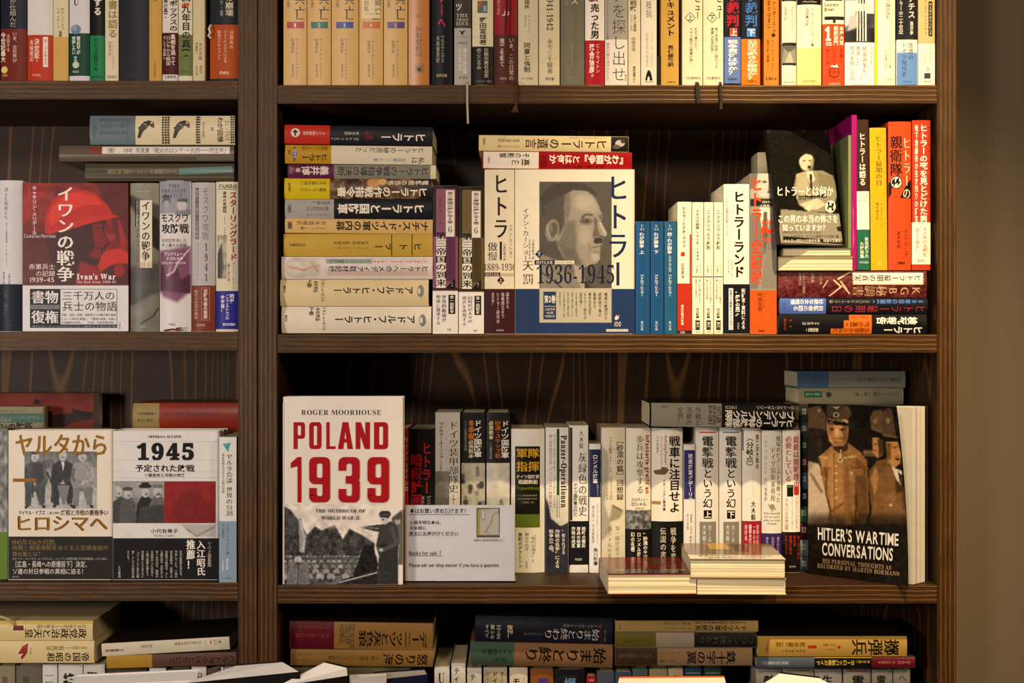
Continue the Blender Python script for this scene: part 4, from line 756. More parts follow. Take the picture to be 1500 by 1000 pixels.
book(1060, 269.5, 1098, None, 'f0e8d6', 'white book with heavy black katakana title and dark navy foot band',
     [('v','ヒトラーランド',1074,279,1091,407,'141210',3),('v','ナチの台頭を目撃した人々',1063,288,1067,346,'b4583c'),('v','アンドリュー・ナゴルスキ',1066,352,1069,400,'4a443a'),('v','北村京子訳',1071,380,1073,404,'8a8274'),('v','新証言・資料による',1086,422,1092,482,'e8e4e0',1),('v','“歴史の真実”',1077,426,1084,466,'efeae4',2),('R',1067.5,422,1074,483,'d8d4d0'),('v','世界で大衝撃のベストセラー',1068.7,424,1072.7,482,'14161e',1),('v','作品社',1080,472,1083,482,'c8c4c0')], band=[(416,500,'14161e')], sag=.1)
c = Cv(1099.4,254,1138,425,150,920,250,4,.9)
c.poly([(700,10),(870,10),(870,160),(700,160)],170,1).poly([(760,10),(860,10),(858,120),(820,160),(770,150),(755,80)],206,4).ell(800,65,14,6,70,2).ell(845,65,10,6,70,2).poly([(825,75),(845,110),(820,115)],150,3).ell(828,125,14,5,60,2).poly([(700,10),(760,10),(750,90),(700,120)],110,5)
c.poly([(700,165),(870,165),(870,208),(700,208)],20,1).poly([(700,210),(870,210),(870,690),(700,690)],150,1).poly([(770,215),(840,215),(830,300),(800,420),(760,300)],232,3).poly([(795,240),(815,240),(820,420),(800,500),(785,400)],90,2).poly([(700,260),(770,240),(800,460),(760,690),(700,690)],120,3).poly([(830,300),(870,260),(870,690),(780,690),(800,500)],132,3)
c.tint('f4ead6')
book(1098.6, 254, 1138.2, None, 'a8a294', 'tall book with grey photo spine, huge red-orange title and orange foot band',
     [('I',c),('v','ヒトラー全記録',1099.5,258,1117,418,'d4421c',3),('r','1889-1945',1124,292,1130,302,'e8e0d0') if False else ('h','20645日',1116,293,1134,298,'e4ddcc'),('h','の軌跡',1113,299,1128,303,'e4ddcc'),('h','Adolf',1115,321,1135,328,'d4421c',2),('h','Hitler',1116,347,1134,354,'d4421c',2),('P',[(1116,332),(1124,329),(1122,334),(1128,337),(1130,333),(1134,336),(1130,344),(1126,341),(1120,340),(1118,345),(1114,342)],'d4421c'),
      ('v','阿部良男',1110,428,1117,456,'4a1c08',0,'m'),('v','あべよしお',1118,428,1120,450,'4a1c08'),('h','柏書房',1111,483,1120,486,'3c1808',1)], band=[(423,500,'c8561c')], sag=.1)
# leaning paperback
O = Vector((.3475, -.012, .1212)); R_ = Vector((.4262, .026, .1208)); Uv = (R_-O).normalized(); Vv = Vector((-.009, .030, .149)); Vv = (Vv-Uv*Vv.dot(Uv)).normalized(); Nn = Uv.cross(Vv)
Mw = Matrix.Identity(4)
for i in range(3): Mw[i][0] = Uv[i]; Mw[i][1] = -Nn[i]; Mw[i][2] = Vv[i]; Mw[i][3] = ((O+R_)/2+Vector((0, 0, .0035)))[i]
c = Cv(1108,196,1244,364,'15130f',1080,150,4,.9)
c.poly([(500,60),(640,60),(640,300),(560,220)],'0c0a08',8).poly([(330,500),(345,420),(400,400),(500,400),(560,430),(590,520),(560,640),(420,640),(360,600)],'8a826e',4)
c.poly([(345,420),(410,405),(420,520),(380,560),(350,520)],'a89e86',4).poly([(470,410),(560,430),(580,500),(520,560),(480,500)],'7c745f',5).poly([(405,405),(440,400),(455,450),(430,480),(412,440)],'d8ccb0',2).poly([(424,420),(436,418),(440,500),(428,520)],'1c1a16',1)
c.ell(405,345,42,55,'c8bca0',3).poly([(362,340),(360,290),(400,262),(445,275),(455,340),(440,310),(400,300),(372,320)],'1a1712',3).ell(390,342,9,4,'4a4436',1).ell(425,342,9,4,'4a4436',1).poly([(412,370),(432,368),(434,388),(414,390)],'1a1712',1).poly([(430,330),(452,330),(445,400),(425,405)],'807660',4,.7)
c.poly([(380,590),(470,560),(520,600),(470,625),(400,630)],'c4b89c',3).line([(360,560),(520,545)],22,'2a261e',3).ell(420,618,10,18,'d8ccb0',2).noise(5,3,16)
c.poly([(255,625),(620,655),(660,860),(235,860)],'8b8577',1)
panel_book(Mw @ Matrix.Translation((-.0035, 0, 0)), .0975, .150, '1a1814', 'black paperback with a seated figure and grey band, leaning back on two lying books',
     [('I',c),('h','ヒトラーとは何か',1137,272,1221,288,'f0e8d8',1,'m'),('h','セバスチャン・ハフナー',1166,288,1204,292,'d8d0be'),('h','瀬野文教訳',1172,298,1192,302,'d8d0be'),('E',1216.5,302.5,7.6,9,'e6dccc'),
      ('l','卍' if False else ' ',1219,296,1229,309,'1c1a18'),('P',[(x-7,y) for x,y in [(1219,296),(1222,295),(1222,301),(1225,301),(1225,297),(1229,298),(1228,301),(1227,304),(1229,308),(1225,309),(1225,304),(1221,304),(1221,308),(1218,305),(1220,302)]],'1c1a18'),
      ('h','この男の本当の怖さを',1139,314,1228,327,'f0e8d8',1,'m'),('h','知っていますか？',1146,328,1213,339,'f0e8d8',1,'m'),('h','同時代を生きたジャーナリストによる、',1146,338,1205,342.5,'2a2822'),('h','もっとも鋭利的で、もっとも戦慄すべき全貌の書。',1147,344,1232,348.5,'2a2822'),
      ('P',[(1147,346),(1147,351.5),(1238,358),(1238,352.5)],'1c1a16'),('h','ヒトラー評伝の古典的名著、待望の文庫化！',1149,350,1236,355,'e8e0d0'),('P',[(1225,333),(1231,331),(1235,335),(1233,339),(1227,338)],'26241e')], thick=.012, spine='l', rough=.3, group='books stacked and leaning in the right corner of the second shelf')
row(group='books stacked and leaning in the right corner of the second shelf', yf=.012)
g5 = 'books stacked and leaning in the right corner of the second shelf'
def fore(x0, y0, x1, y1, col, label, yf, dep, yaw=0, top=(), group=None, zbase=None, pagecol=None, top_img=None, cvm=None):
    """a book lying flat with its fore-edge to the viewer: page block between two covers, title printed on the top cover"""
    X0, X1 = wx(x0, yf), wx(x1, yf); Z1, Z0 = ztop(y0, yf), (ztop(y1, yf) if zbase is None else zbase)
    M = Matrix.Translation(((X0+X1)/2, yf, Z0)) @ Matrix.Rotation(math.radians(yaw), 4, 'Z')
    root = empty('book', M, label, 'book', group or ROW['group']); hw = (X1-X0)/2; h = Z1-Z0; t = .0009
    cm = mat(col, .15)
    box('back_cover', (-hw, 0, 0), (hw, dep, t), cm, root)
    box('front_cover', (-hw, -.0006, h-t), (hw, dep, h), cm, root)
    box('spine', (-hw, dep-.0015, t), (hw, dep, h-t), cm, root)
    # page block: slightly barrelled fore-edge with a few proud leaves
    V = []; F = []; n = 14; rnd = random.Random(int(x0))
    prof = [(.0012+rnd.uniform(-.0004, .0004)+.0012*((k/(n-1)-.5)*2)**2*.3, t+.0001+(h-2*t-.0002)*k/(n-1)) for k in range(n)]
    for yy, zz in prof: V += [(-hw+.001, yy, zz), (hw-.001, yy, zz), (hw-.001, dep-.002, zz), (-hw+.001, dep-.002, zz)]
    for k in range(n-1):
        for j in range(4): a, b = k*4+j, k*4+(j+1) % 4; F.append((a, b, b+4, a+4))
    F += [(3, 2, 1, 0), tuple(4*(n-1)+k for k in range(4))]
    mesh_obj('pages', V, F, [pages_mat()], root)
    if top:   # printing and painted reflections on the upward cover, laid out in its own plane (read from the front)
        Vt = []; Ft = []; MI = []; mats = []; e = h+.0002; nn = 0
        for it in top:
            if it[0] == 'R': P = np.array([(it[1], it[4]), (it[3], it[4]), (it[3], it[2]), (it[1], it[2])], float); fc = [(0, 1, 2, 3)]; cl = it[5]
            else: P, fc = layout(*it[:6], it[7] if len(it) > 7 else 0)[:2]; cl = it[6]
            Vt += [(-hw+2*hw*a, dep*(1-b), e) for a, b in P]; Ft += [tuple(i+nn for i in f) for f in fc]; nn += len(P)
            mats.append(mat(cl, .15, 'ink')); MI += [len(mats)-1]*len(fc); e += .00006
        mesh_obj('lettering', Vt, Ft, mats, root, MI)
    return root
book(1109.5, 223, 1125, 489, 'd8cca8', 'pale spine standing hidden behind the tall grey photo-spined book', yf=.16, dep=.06)
fore(1140, 376, 1250, 396, 'b8a878', 'cream-edged thick paperback lying under the leaning black paperback', .006, .12)
fore(1147, 363, 1247, 375.6, '6a675c', 'grey-edged thin paperback lying directly under the leaning black paperback', .008, .12)
row(shelf=ztop(396, .012))
zs = ROW['shelf']
book(1242.5, 198, 1247.2, None, '7d8458', 'thin grey-green book left of the magenta one, its cover side showing', [], dep=.15, gap=.1)
book(1247.6, 168, 1255.4, None, '9c1468', 'thin magenta book standing in the right corner group', [('P',[(1249,300),(1251,310),(1250,330),(1252,350),(1249,370)],'b84088')], dep=.15, gap=.1)
bk = book(1255.9, 175, 1275, None, '3a241c', 'brown book with white strip and green foot standing beside the magenta book',
     [('v','ヒトラーは語る',1260,194,1270,272,'ece2d0',1),('R',1256,280,1275,336,'ebe2d0'),('h','カリック編',1258,285,1273,289,'a08a78'),('h','東北秀訳',1258,292,1273,296,'a08a78'),('R',1256,336,1275,396,'24624a'),('v','新発掘され',1267,347,1273,378,'e6e4d4',1),('v','た対談集',1260,354,1266,378,'e6e4d4',1),('h','中央公論社',1259,382,1273,386,'d8d8c8')], roll=-.6)
book(1276, 187, 1300.6, None, 'd9a81c', 'bright yellow book in the right corner of the second shelf',
     [('v','ヒトラー最期の日',1284,198,1294,272,'3a2408',0,'m'),('v','トレヴァ・ローパー',1290,296,1294,336,'4a340c'),('v','橋本福夫訳',1284,296,1288,322,'4a340c'),('v','筑摩叢書',1288,365,1291,378,'e8c860'),('h','212',1285,383,1292,387,'f0d880')], roll=-.6)
book(1301.6, 178, 1335.6, None, 'd2481c', 'wide orange-red book with a black and white round badge',
     [('P',[(1335,262),(1335,290),(1318,290),(1328,270)],'1c1412'),('v','ヒトラーの',1322,200,1335,292,'f0dcc8',0,'m'),('v','親衛隊',1304,198,1322,258,'201410',1,'m'),('P',[(1301.8,268),(1308,262),(1306,284),(1302,290)],'1c1412'),('E',1313,267,8.6,9.4,'1c1412'),('E',1313,267,7.4,8.2,'f0e6d8'),('P',[(1307,264),(1311,260),(1311,267),(1314,266),(1308,275),(1309,269),(1306,270)],'1c1412'),('P',[(1313,263),(1317,259),(1317,266),(1320,265),(1314,274),(1315,268),(1312,269)],'1c1412'),
      ('v','グイド・クノップ',1324,336,1330,376,'3a140a'),('v','高木玲訳',1314,338,1319,364,'3a140a'),('h','原書房',1315,383,1326,387,'2a1008',1)], sag=.2)
book(1336.4, 176, 1363.6, None, 'b8381c', 'red book with dense white title and white foot band, rightmost on the second shelf',
     [('v','ヒトラーの死を見とどけた男',1347,182,1359,326,'f4e8da',2),('v','地下壕最後の生き残りの証言',1340,182,1345,326,'f0dccc',1),('v','MISCH MISCH LETZTE ZEUGE',1360,184,1363,324,'5a1408'),('v','60年の沈黙を',1351,332,1359,376,'a8401c',0),('v','破って語る！',1341,334,1347,370,'a8401c',0),('h','草思社',1344,380,1355,384,'6a4a3a')], band=[(325.5,387,'f0e8d6')])
row(shelf=SH_M['r2'])
book(1139.5, 396.6, 1358, 436, '5a1c20', 'thick maroon marbled book, uppermost of three lying beneath the corner group',
     [('I',Cv(1140,397,1357.5,435.5,'5c2022').noise(26,3,21).noise(14,14,22)),('R',1249,398,1353,416.5,'efe6d0'),('R',1250,399,1352,415.5,'b8a88c'),('R',1250.8,399.8,1351.2,414.7,'efe6d0'),('l','ヒトラー最期の真実',1251,402,1350,412,'17120f',1,'m'),('l','KGB秘調書',1249,418,1350,434,'c8a878',0,'m'),
      ('P',[(1220,410),(1222,409),(1234,420),(1216,434),(1214,433),(1230,420)],'d8b48c'),('P',[(1226,408),(1246,396.8),(1248,398),(1228,410)],'d8b48c'),('P',[(1230,412),(1232,411),(1242,424),(1240,425)],'d8b48c'),('P',[(1205,421),(1212,410),(1213,411),(1206,422)],'d8b48c'),('P',[(1233,418),(1235,416),(1246,430),(1244,431)],'d8b48c'),
      ('l','編著モスクワ',1199,401,1203,404,'c0a890') if False else ('v','V・K・ヴィノグラードフ編著',1200,400,1205,416,'c0a890'),('v','佐々洋子訳・近藤訳',1188,400,1193,414,'c0a890'),('v','モスクワ・ロシア連邦保安',1175,400,1180,430,'c0a890'),('v','貝塚浩三訳',1170,400,1174,418,'c0a890'),('v','光文社',1150,402,1153,412,'8a6a5c')], lying=True, dep=.14, yf=.01)
book(1142, 436.6, 1359, 459.4, '15141c', 'black book with red title and pale blue end band, middle of the lying three',
     [('l','ヒトラー最期の日',1217,447,1357,457.5,'b0303a',0,'m'),('l','50年目の新事実',1279,438,1353,445,'4c78c4',2),('l','アダとパジカ・ピーター・ウィリアム著',1215,439,1274,444,'a8a498'),('l','目撃者の語る',1162,447,1206,456,'e8e6e8',1),('l','壮絶な女の戦慄',1158,438,1206,446,'e8e6e8',1),('l','文春',1146,440,1153,455,'3a5490')], lying=True, dep=.14, yf=.009, band=[(1142,1210,'4a68b0')])
book(1140, 460.2, 1358, 489, '121214', 'black book with stepped orange patch and bold white title, lowest of the lying three',
     [('P',[(1217,489.5),(1217,481),(1236,481),(1236,469),(1244,469),(1244,461),(1277,461),(1277,489.5)],'d0661c'),('l','ヒトラー',1294,477,1352,489,'efe8da',2),('l','検死報告',1284,464,1344,475,'efe8da',3),('l','死の真実',1240,471,1274,479,'5a2008',1),('l','法医学からみた',1220,480,1274,487,'5a2008',1),('l','法医学の証言',1246,462,1273,467,'5a2008'),('l','フューチャズ・ベズ',1175,471,1200,476,'d8d0c4',1),('l','藤田宏実',1181,480,1199,486,'d8d0c4',1),('v','草思社',1148,466,1152,484,'b0301c'),('E',1158,469,1.5,1,'b0301c'),('E',1158,478,1.5,1,'b0301c')], lying=True, dep=.14, yf=.008)
# ================================================================ third shelf, left bookcase
row(shelf=SH_L['r3'], yf=.02, dep=.03, group='books on the third shelf of the left bookcase')
# back pieces
c = Cv(0,574,146,632,'7c2c1c',0,550,3.125,1); c.noise(14,18,31).poly([(215,150),(240,180),(330,170),(330,150),(425,170),(425,200),(330,215),(290,240),(210,240)],'2c1a14',3).poly([(150,130),(160,108),(180,110),(185,132)],'1c1210',2).poly([(110,135),(230,140),(230,150),(110,148)],'2c1a14',3).poly([(340,160),(420,170),(440,185),(350,185)],'1f1512',2)
front_book(-60, 576, 145.5, None, '7a2a1c', 'large dark red album with an aeroplane picture, at the back of the left third shelf',
     [('I',c),('R',137,577,145,632,'3c3a34')], yf=.20, thick=.02, spine='l', rough=.6)
front_book(-45, 596, 65, None, '8f8768', 'tan and green cover with heavy black title, half hidden at far left of third shelf',
     [('R',-45,606,65,619,'41665c'),('R',-45,605,65,605.8,'5c5a44'),('h','コーリー・バンデラス',0,609,58,614,'a8a888'),('h','文庫刊',0,613.5,16,618,'a8a888'),('h','ベルリンの防衛',-38,618,48,634,'17140f',2),('h','THE DEFENCE OF A CITY',-20,600,40,603,'5a5440',0)], yf=.16, thick=.02, spine='r')
book(194, 590, 368, 633, '8a2a18', 'glossy red book with tan end, lying at the back of the left third shelf',
     [('R',194.3,590,233,633,'94814e'),('l','ソ連真珠湾の',201,603,230,608,'3a3018',1),('l','終戦工作論',201,613,224,618,'3a3018'),('l','大日本帝国の崩壊と戦後の世界',236,604,325,608,'4a140c')], lying=True, yf=.12, dep=.12, rough=.3, sag=.2)
book(200, 634, 362, 669, '43301f', 'dark brown book lying under the glossy red one behind the 1945 cover', lying=True, yf=.12, dep=.12)
book(196, 670, 366, 770, '2e2620', 'thick dark box-set book supporting the pile behind the 1945 cover', lying=True, yf=.12, dep=.12)
book(196, 770.5, 362, 832.6, '3a3430', 'lowest dark volume of the hidden pile behind the 1945 cover', lying=True, yf=.12, dep=.12)
front_book(2, 628, 155, None, '5a4c40', 'book with a dark top edge standing right behind the gold-lettered cover', yf=.053, thick=.025, spine='l')
front_book(170, 629, 327.5, None, 'e4e4ea', 'white-blue book standing directly behind the 1945 cover', yf=.047, thick=.03, spine='l')
c = Cv(0,628,13,790,120,0,550,3.125,1); c.noise(60,7,33)
front_book(-150, 627, 11.6, None, '54584e', 'cover with grey photograph and green foot, cut by the left frame edge',
     [('I',c),('R',-150,779,12,852,'5f7f2c')], yf=.024, thick=.02, spine='r')
# Yalta cover with three seated men
c = Cv(36,661,142,745,150,0,550,3.125,.75)
c.noise(30,10,34).poly([(112,345),(445,345),(445,420),(112,430)],90,6,.7).noise(25,5,35)
c.poly([(112,520),(445,510),(445,610),(112,610)],175,6).noise(16,6,36)
for (hx, hy, body, leg) in ((160,372,70,150),(288,368,34,120),(378,372,140,130)):
    c.poly([(hx-46,hy+40),(hx-20,hy+22),(hx+22,hy+22),(hx+50,hy+42),(hx+60,hy+110),(hx+40,hy+150),(hx-40,hy+150),(hx-56,hy+110)],body,2)
    c.poly([(hx-44,hy+140),(hx+48,hy+140),(hx+44,hy+215),(hx+22,hy+222),(hx+4,hy+160),(hx-14,hy+160),(hx-18,hy+225),(hx-44,hy+220)],body*.75+10,2)
    c.ell(hx,hy,17,22,190,2).ell(hx,hy+6,9,10,150,3).ell(hx-2,hy+118,16,10,185,2)
    c.line([(hx-40,hy+50),(hx-46,hy+100),(hx-4,hy+118)],14,body*.7,2).line([(hx+42,hy+50),(hx+48,hy+98),(hx+4,hy+118)],14,body*1.15+10,2)
    c.line([(hx-32,hy+222),(hx-44,hy+234)],11,20,1).line([(hx+34,hy+220),(hx+46,hy+232)],11,20,1)
c.ell(160,352,22,9,50,1).ell(378,352,22,9,90,1).poly([(280,392),(296,392),(290,440)],215,1).poly([(262,500),(320,500),(300,590),(286,590)],120,3).poly([(148,400),(190,396),(205,470),(170,500),(140,460)],48,3).poly([(340,400),(420,400),(430,480),(350,500)],150,3,.5)
c.line([(112,470),(150,480),(150,560)],8,40,1).line([(215,440),(240,500),(238,580)],8,30,1)
c.noise(17,1.8,63)
front_book(12.5, 630, 165, None, 'e9dfcf', 'cream cover with gold brush lettering and photograph of three seated men',
     [('I',c),('h','ヤルタから',21,634,159,669,'9a6a1c',0,'m'),('h','ヤルタから',22,634,160,669,'9a6a1c',1),('h','ヒロシマへ',20,753,158,779,'9a6a1c',1),('h','ヒロシマへ',21,753,159,779,'9a6a1c',1,'m'),('R',19,700.5,52,705.5,'9a6a1c'),('h','The Dawn of the Cold War',20,702,50,704.5,'4a340c'),
      ('h','マイケル・ドブズ',27,747,66,754,'1c1814',1),('h','三浦元博訳',68,749,88,753,'3a342c'),('h','終戦と冷戦の覇権争い',89,746,159,755,'3a2a14',1),
      ('h','1945年の6か月間、',18,789,88,799,'8a7448',0,'m'),('h','終戦と戦後体制をめぐる三巨頭会談の',18,798,159,806,'8a7448',0),('h','舞台裏とは？',18,807,63,815,'8a7448',0),('h','スターリン、チャーチル、ルーズヴェルト、トルーマンの熾烈な駆け引きを臨場感たっぷりに描く。',18,816,160,820,'bcb4a8'),('h','［広島・長崎への原爆投下］決定、',18,821,132,831,'e8e0d4',0),('h','ソ連の対日参戦の真相に迫る！',18,832,127,841,'e8e0d4',0),('h','白水社',18,843,28,846,'bcb4a8')],
     thick=.027, spine='r', band=[(785.5,848.2,'2a2826')])
c = Cv(165,704.5,316,766,118,0,550,3.125,.75)
c.poly([(515,484),(755,484),(755,560),(515,560)],150,3).noise(10,8,37)
for hx, hy, r, bd in ((540,528,24,60),(585,538,20,80),(665,530,22,22),(722,528,24,96)):
    c.poly([(hx-38,hy+60),(hx-16,hy+22),(hx+16,hy+22),(hx+36,hy+50),(hx+42,674),(hx-42,674)],bd,2).ell(hx,hy+4,r*.8,r*1.1,186,2).ell(hx+5,hy+12,8,7,130,2)
c.ell(585,518,24,9,60,1).ell(665,506,30,9,14,1).poly([(645,506),(650,488),(680,488),(686,506)],16,1).ell(722,506,27,9,110,1).poly([(515,500),(530,498),(540,560),(515,580)],170,3).line([(528,556),(548,556)],5,70,1).line([(712,545),(740,545)],6,50,1).poly([(640,600),(755,590),(755,674),(630,674)],54,5)
c.poly([(752,484),(990,484),(990,674),(752,674)],'8c1412',0).poly([(790,600),(830,540),(880,520),(930,560),(985,600),(985,674),(780,674)],'6c100e',8,.6).ell(880,560,40,30,'701210',6,.5)
c.noise(12,1.8,64)
c2 = Cv(165,766,316,787,'dcd8d4',0,550,3.125,1); c2.noise(10,12,38).poly([(830,680),(990,678),(990,740),(900,735),(850,700)],'b4b0ac',5).line([(850,700),(900,735),(985,690)],5,'7a7672',3)
front_book(165.5, 631, 320.5, None, 'e2dedc', 'white cover with 1945 in heavy numerals above half grey, half red picture',
     [('I',c2),('I',c),('h','IMPERIAL ECLIPSE',217,637.5,266,641,'26221e',1,'s'),('h','1945',199,650,286,673,'151210',2,'s'),('h','予定された敗戦',198,680,285,691,'151210',2),('h','ソ連進攻と冷戦の到来',211,693,271,698.5,'2a2624',1),
      ('R',165.5,646,320,646.5,'b8b4b2'),('R',165.5,673.6,320,674.1,'b8b4b2'),('R',165.5,690.6,320,691.1,'b8b4b2'),('R',165.5,699,320,699.5,'b8b4b2'),
      ('h','小代有希子',221,774,261,781,'1c1816',1),('h','Koshiro Yukiko',226,782.5,256,785.5,'3a3634'),
      ('v','ハーバード大学名誉教授',304,793,310,830,'d8d0c4'),('v','入江昭氏',288,791,301,843,'f0e8dc',1,'m'),('v','推薦！',273,790,286,834,'f0e8dc',2),
      ('v','日本は敗戦を見込み、',263,806,267,846,'d8d0c4'),('v','予測していた。ソ連の',256,806,260,846,'d8d0c4'),('v','対日参戦を、米国での',249,806,253,846,'d8d0c4'),('v','共産党の勝利を。そし',242,806,246,846,'d8d0c4'),('v','て朝鮮分断を。世紀をめぐる',235,806,239,846,'d8d0c4'),('v','米ソの対立を、戦略が',228,806,232,846,'d8d0c4'),('v','を秘密だった日本と',221,806,225,844,'d8d0c4'),('v','ソ連の暗躍も踏まえ、',214,806,218,846,'d8d0c4'),('v','日米戦争にとどまらない',207,806,211,846,'d8d0c4'),('v','「ユーラシア太平洋戦',200,806,204,846,'d8d0c4'),('v','争」としての本質を描',193,806,197,846,'d8d0c4'),('v','きとる。',186,806,190,822,'d8d0c4'),('v','人文書院',173,828,177,846,'d8d0c4')],
     thick=.024, spine='r', band=[(788,850,'1e1c1c')])
book(320.8, 640, 346.5, None, 'e2dfd8', 'slim white book with grey-blue band, standing against the divider on the third shelf',
     [('P',[(326,650),(338,648),(334,662)],'4aa0a8'),('v','ヤルタ会談　世界の分割',331,664,341,756,'1f1d1c',0,'m'),('v','戦後体制を決めた8日間の記録',325,664,329,722,'4a4844'),('v','アルチュール・コント著',331,766,336,812,'3a4854'),('v','山口俊章訳',325,766,329,788,'3a4854'),('v','戦略の分析',331,818,335,834,'e4eaf0',1),('v','二見書房',325,818,328,836,'e4eaf0'),('h','サイマル出版会',325,845,339,848,'3a4854')], yf=.001, dep=.13, band=[(763,860,'8aa0b4')], sag=.05)
# loose books standing unseen behind are left out

# ================================================================ third shelf, right bookcase
row(shelf=SH_M['r3'], yf=.004, dep=.03, group='books on the third shelf of the right bookcase')
c = Cv(414,738,590,857,'e8ded4',400,560,3.225,.8)
c.poly([(40,580),(80,600),(130,660),(160,720),(200,680),(230,700),(290,670),(330,740),(360,690),(420,720),(480,760),(480,830),(40,830)],62,5).noise(30,6,41,1,(40,560,480,820)).poly([(250,690),(330,670),(420,690),(480,720),(480,620),(300,640)],'e8ded4',14,.75)
c.poly([(560,640),(610,600),(625,700),(625,760),(580,760)],74,6).poly([(120,640),(135,640),(150,800),(125,800)],150,2).line([(128,650),(150,740),(140,800)],12,190,3).line([(280,700),(282,830)],3,20,1)
c.poly([(40,820),(490,820),(490,955),(40,955)],88,5).noise(22,4,42,1,(40,800,490,960))
rnd = random.Random(4)
for r_ in range(5):
    yy = 822+r_*24; rr = 6+r_*3.2; x = 45+rnd.uniform(0, 10)
    while x < 470-r_*30:
        c.poly([(x-rr*1.5,yy+rr*1.2),(x+rr*1.5,yy+rr*1.2),(x+rr*1.8,yy+rr*5),(x-rr*1.8,yy+rr*5)],rnd.choice([64,84,104]),1); c.ell(x,yy,rr,rr*.95,rnd.choice([120,150,168]),1); c.ell(x,yy+rr*.9,rr*.6,rr*.5,60,1); x += rr*2.7+rnd.uniform(0, rr)
c.poly([(75,850),(165,850),(175,955),(65,955)],112,2).ell(118,838,19,17,178,1).ell(118,856,14,8,70,1).line([(118,860),(118,955)],4,70,1)
c.poly([(430,770),(470,770),(495,850),(490,955),(400,955),(380,900)],24,3).poly([(330,930),(500,880),(500,955),(300,955)],34,2).line([(310,945),(500,895)],6,190,1)
c.poly([(415,684),(430,680),(490,672),(530,668),(556,655),(590,680),(596,760),(585,830),(590,955),(500,955),(492,900),(500,820),(486,770),(500,706),(470,700),(430,690)],58,1).poly([(520,760),(590,770),(590,955),(505,955),(500,860)],46,3).line([(500,770),(585,775)],7,24,1).line([(500,690),(430,684)],4,150,1).ell(424,684,9,4,170,1)
c.poly([(505,650),(530,672),(550,650),(545,628),(512,626)],188,1).poly([(500,618),(514,606),(550,608),(558,622),(546,640),(505,636)],40,1).ell(526,624,24,6,70,1).poly([(516,644),(524,644),(524,650),(516,650)],50,0).ell(512,790,13,8,180,1).line([(556,680),(588,760),(520,790)],20,78,2).poly([(575,650),(605,640),(618,700),(618,860),(590,860),(596,760),(590,690)],96,2).ell(588,655,14,16,160,2).ell(586,642,16,7,80,1)
BLK = []
def rr(x0, y0, x1, y1, rx, ry, n=4):
    o = []
    for cx, cy, a0 in ((x1-rx, y0+ry, -90), (x1-rx, y1-ry, 0), (x0+rx, y1-ry, 90), (x0+rx, y0+ry, 180)):
        for i in range(n+1): a = math.radians(a0+90*i/n); o.append((cx+rx*math.cos(a), cy+ry*math.sin(a)))
    return o
def ring(x0, y0, x1, y1, sx, sy, rx, ry):
    a = rr(x0, y0, x1, y1, rx, ry); b = rr(x0+sx, y0+sy, x1-sx, y1-sy, rx*.35, ry*.35); n = len(a)
    return [[a[i], a[(i+1) % n], b[(i+1) % n], b[i]] for i in range(n)]
def rc(x0, y0, x1, y1): return [[(x0, y0), (x1, y0), (x1, y1), (x0, y1)]]
def block_letters(txt, boxes, y0, y1, col):
    for ch, (x0, x1) in zip(txt, boxes):
        w_ = x1-x0; h = y1-y0; s = min(9.6 if h < 50 else 13, w_*.36); t = s*.86; R_ = s*.75
        X = lambda f: x0+f*w_
        Y = lambda f: y0+f*h
        if ch == 'O': g = ring(x0, y0, x1, y1, s, t, R_, R_)
        elif ch == 'P': g = ring(x0, y0, x1, Y(.62), s, t, R_, R_)+rc(x0, y0, x0+s, y1)+rc(x0, y0, X(.5), y0+t)
        elif ch == 'D': g = ring(x0, y0, x1, y1, s, t, R_, R_)+rc(x0, y0, x0+s, y1)+rc(x0, y0, X(.5), y0+t)+rc(x0, y1-t, X(.5), y1)
        elif ch == 'L': g = rc(x0, y0, x0+s, y1)+rc(x0, y1-t, x1, y1)
        elif ch == 'A': g = [[(X(.31), y0), (X(.56), y0), (x0+s, y1), (x0, y1)], [(X(.44), y0), (X(.69), y0), (x1, y1), (x1-s, y1)]]+rc(X(.2), Y(.62), X(.8), Y(.62)+t*.8)
        elif ch == 'N': g = rc(x0, y0, x0+s*.9, y1)+rc(x1-s*.9, y0, x1, y1)+[[(x0, y0), (x0+s, y0), (x1, y1), (x1-s, y1)]]
        elif ch == '1': g = rc(x1-s, y0, x1, y1)+[[(x1-s, y0), (x1-s+1, Y(.2)), (x0, Y(.24)), (x0, Y(.13)), (X(.25), Y(.08))]]
        elif ch == '9': g = ring(x0, y0, x1, Y(.6), s, t, R_, R_)+rc(x1-s, Y(.3), x1, Y(.9))+rc(x0, Y(.68), x0+s, Y(.9))+ring(x0, Y(.72), x1, y1, s, t, R_, R_)[4:15]
        elif ch == '3':
            u = ring(x0, y0, x1, Y(.56), s, t, R_, R_); d_ = ring(x0, Y(.44), x1, y1, s, t, R_, R_)
            g = u[0:9]+u[15:20]+rc(X(.34), Y(.56)-t, x1-R_, Y(.56))+rc(x0, y0+R_, x0+s, Y(.3))+d_[0:14]+rc(X(.34), Y(.44), x1-R_, Y(.44)+t)+rc(x0, Y(.7), x0+s, y1-R_)
        for q in g: BLK.append(('Q', q, col))
block_letters('POLAND', [(430,447),(453,471),(478,491.5),(495,517),(521,542),(548,568.5)], 618, 657.5, 'a8141c')
block_letters('1939', [(426,441.5),(453,483.5),(496,527),(538.5,570)], 669, 735.5, 'a8141c')
c.noise(24,1.7,61,1,(40,690,480,955)).noise(9,1.7,62,1,(40,700,600,960))
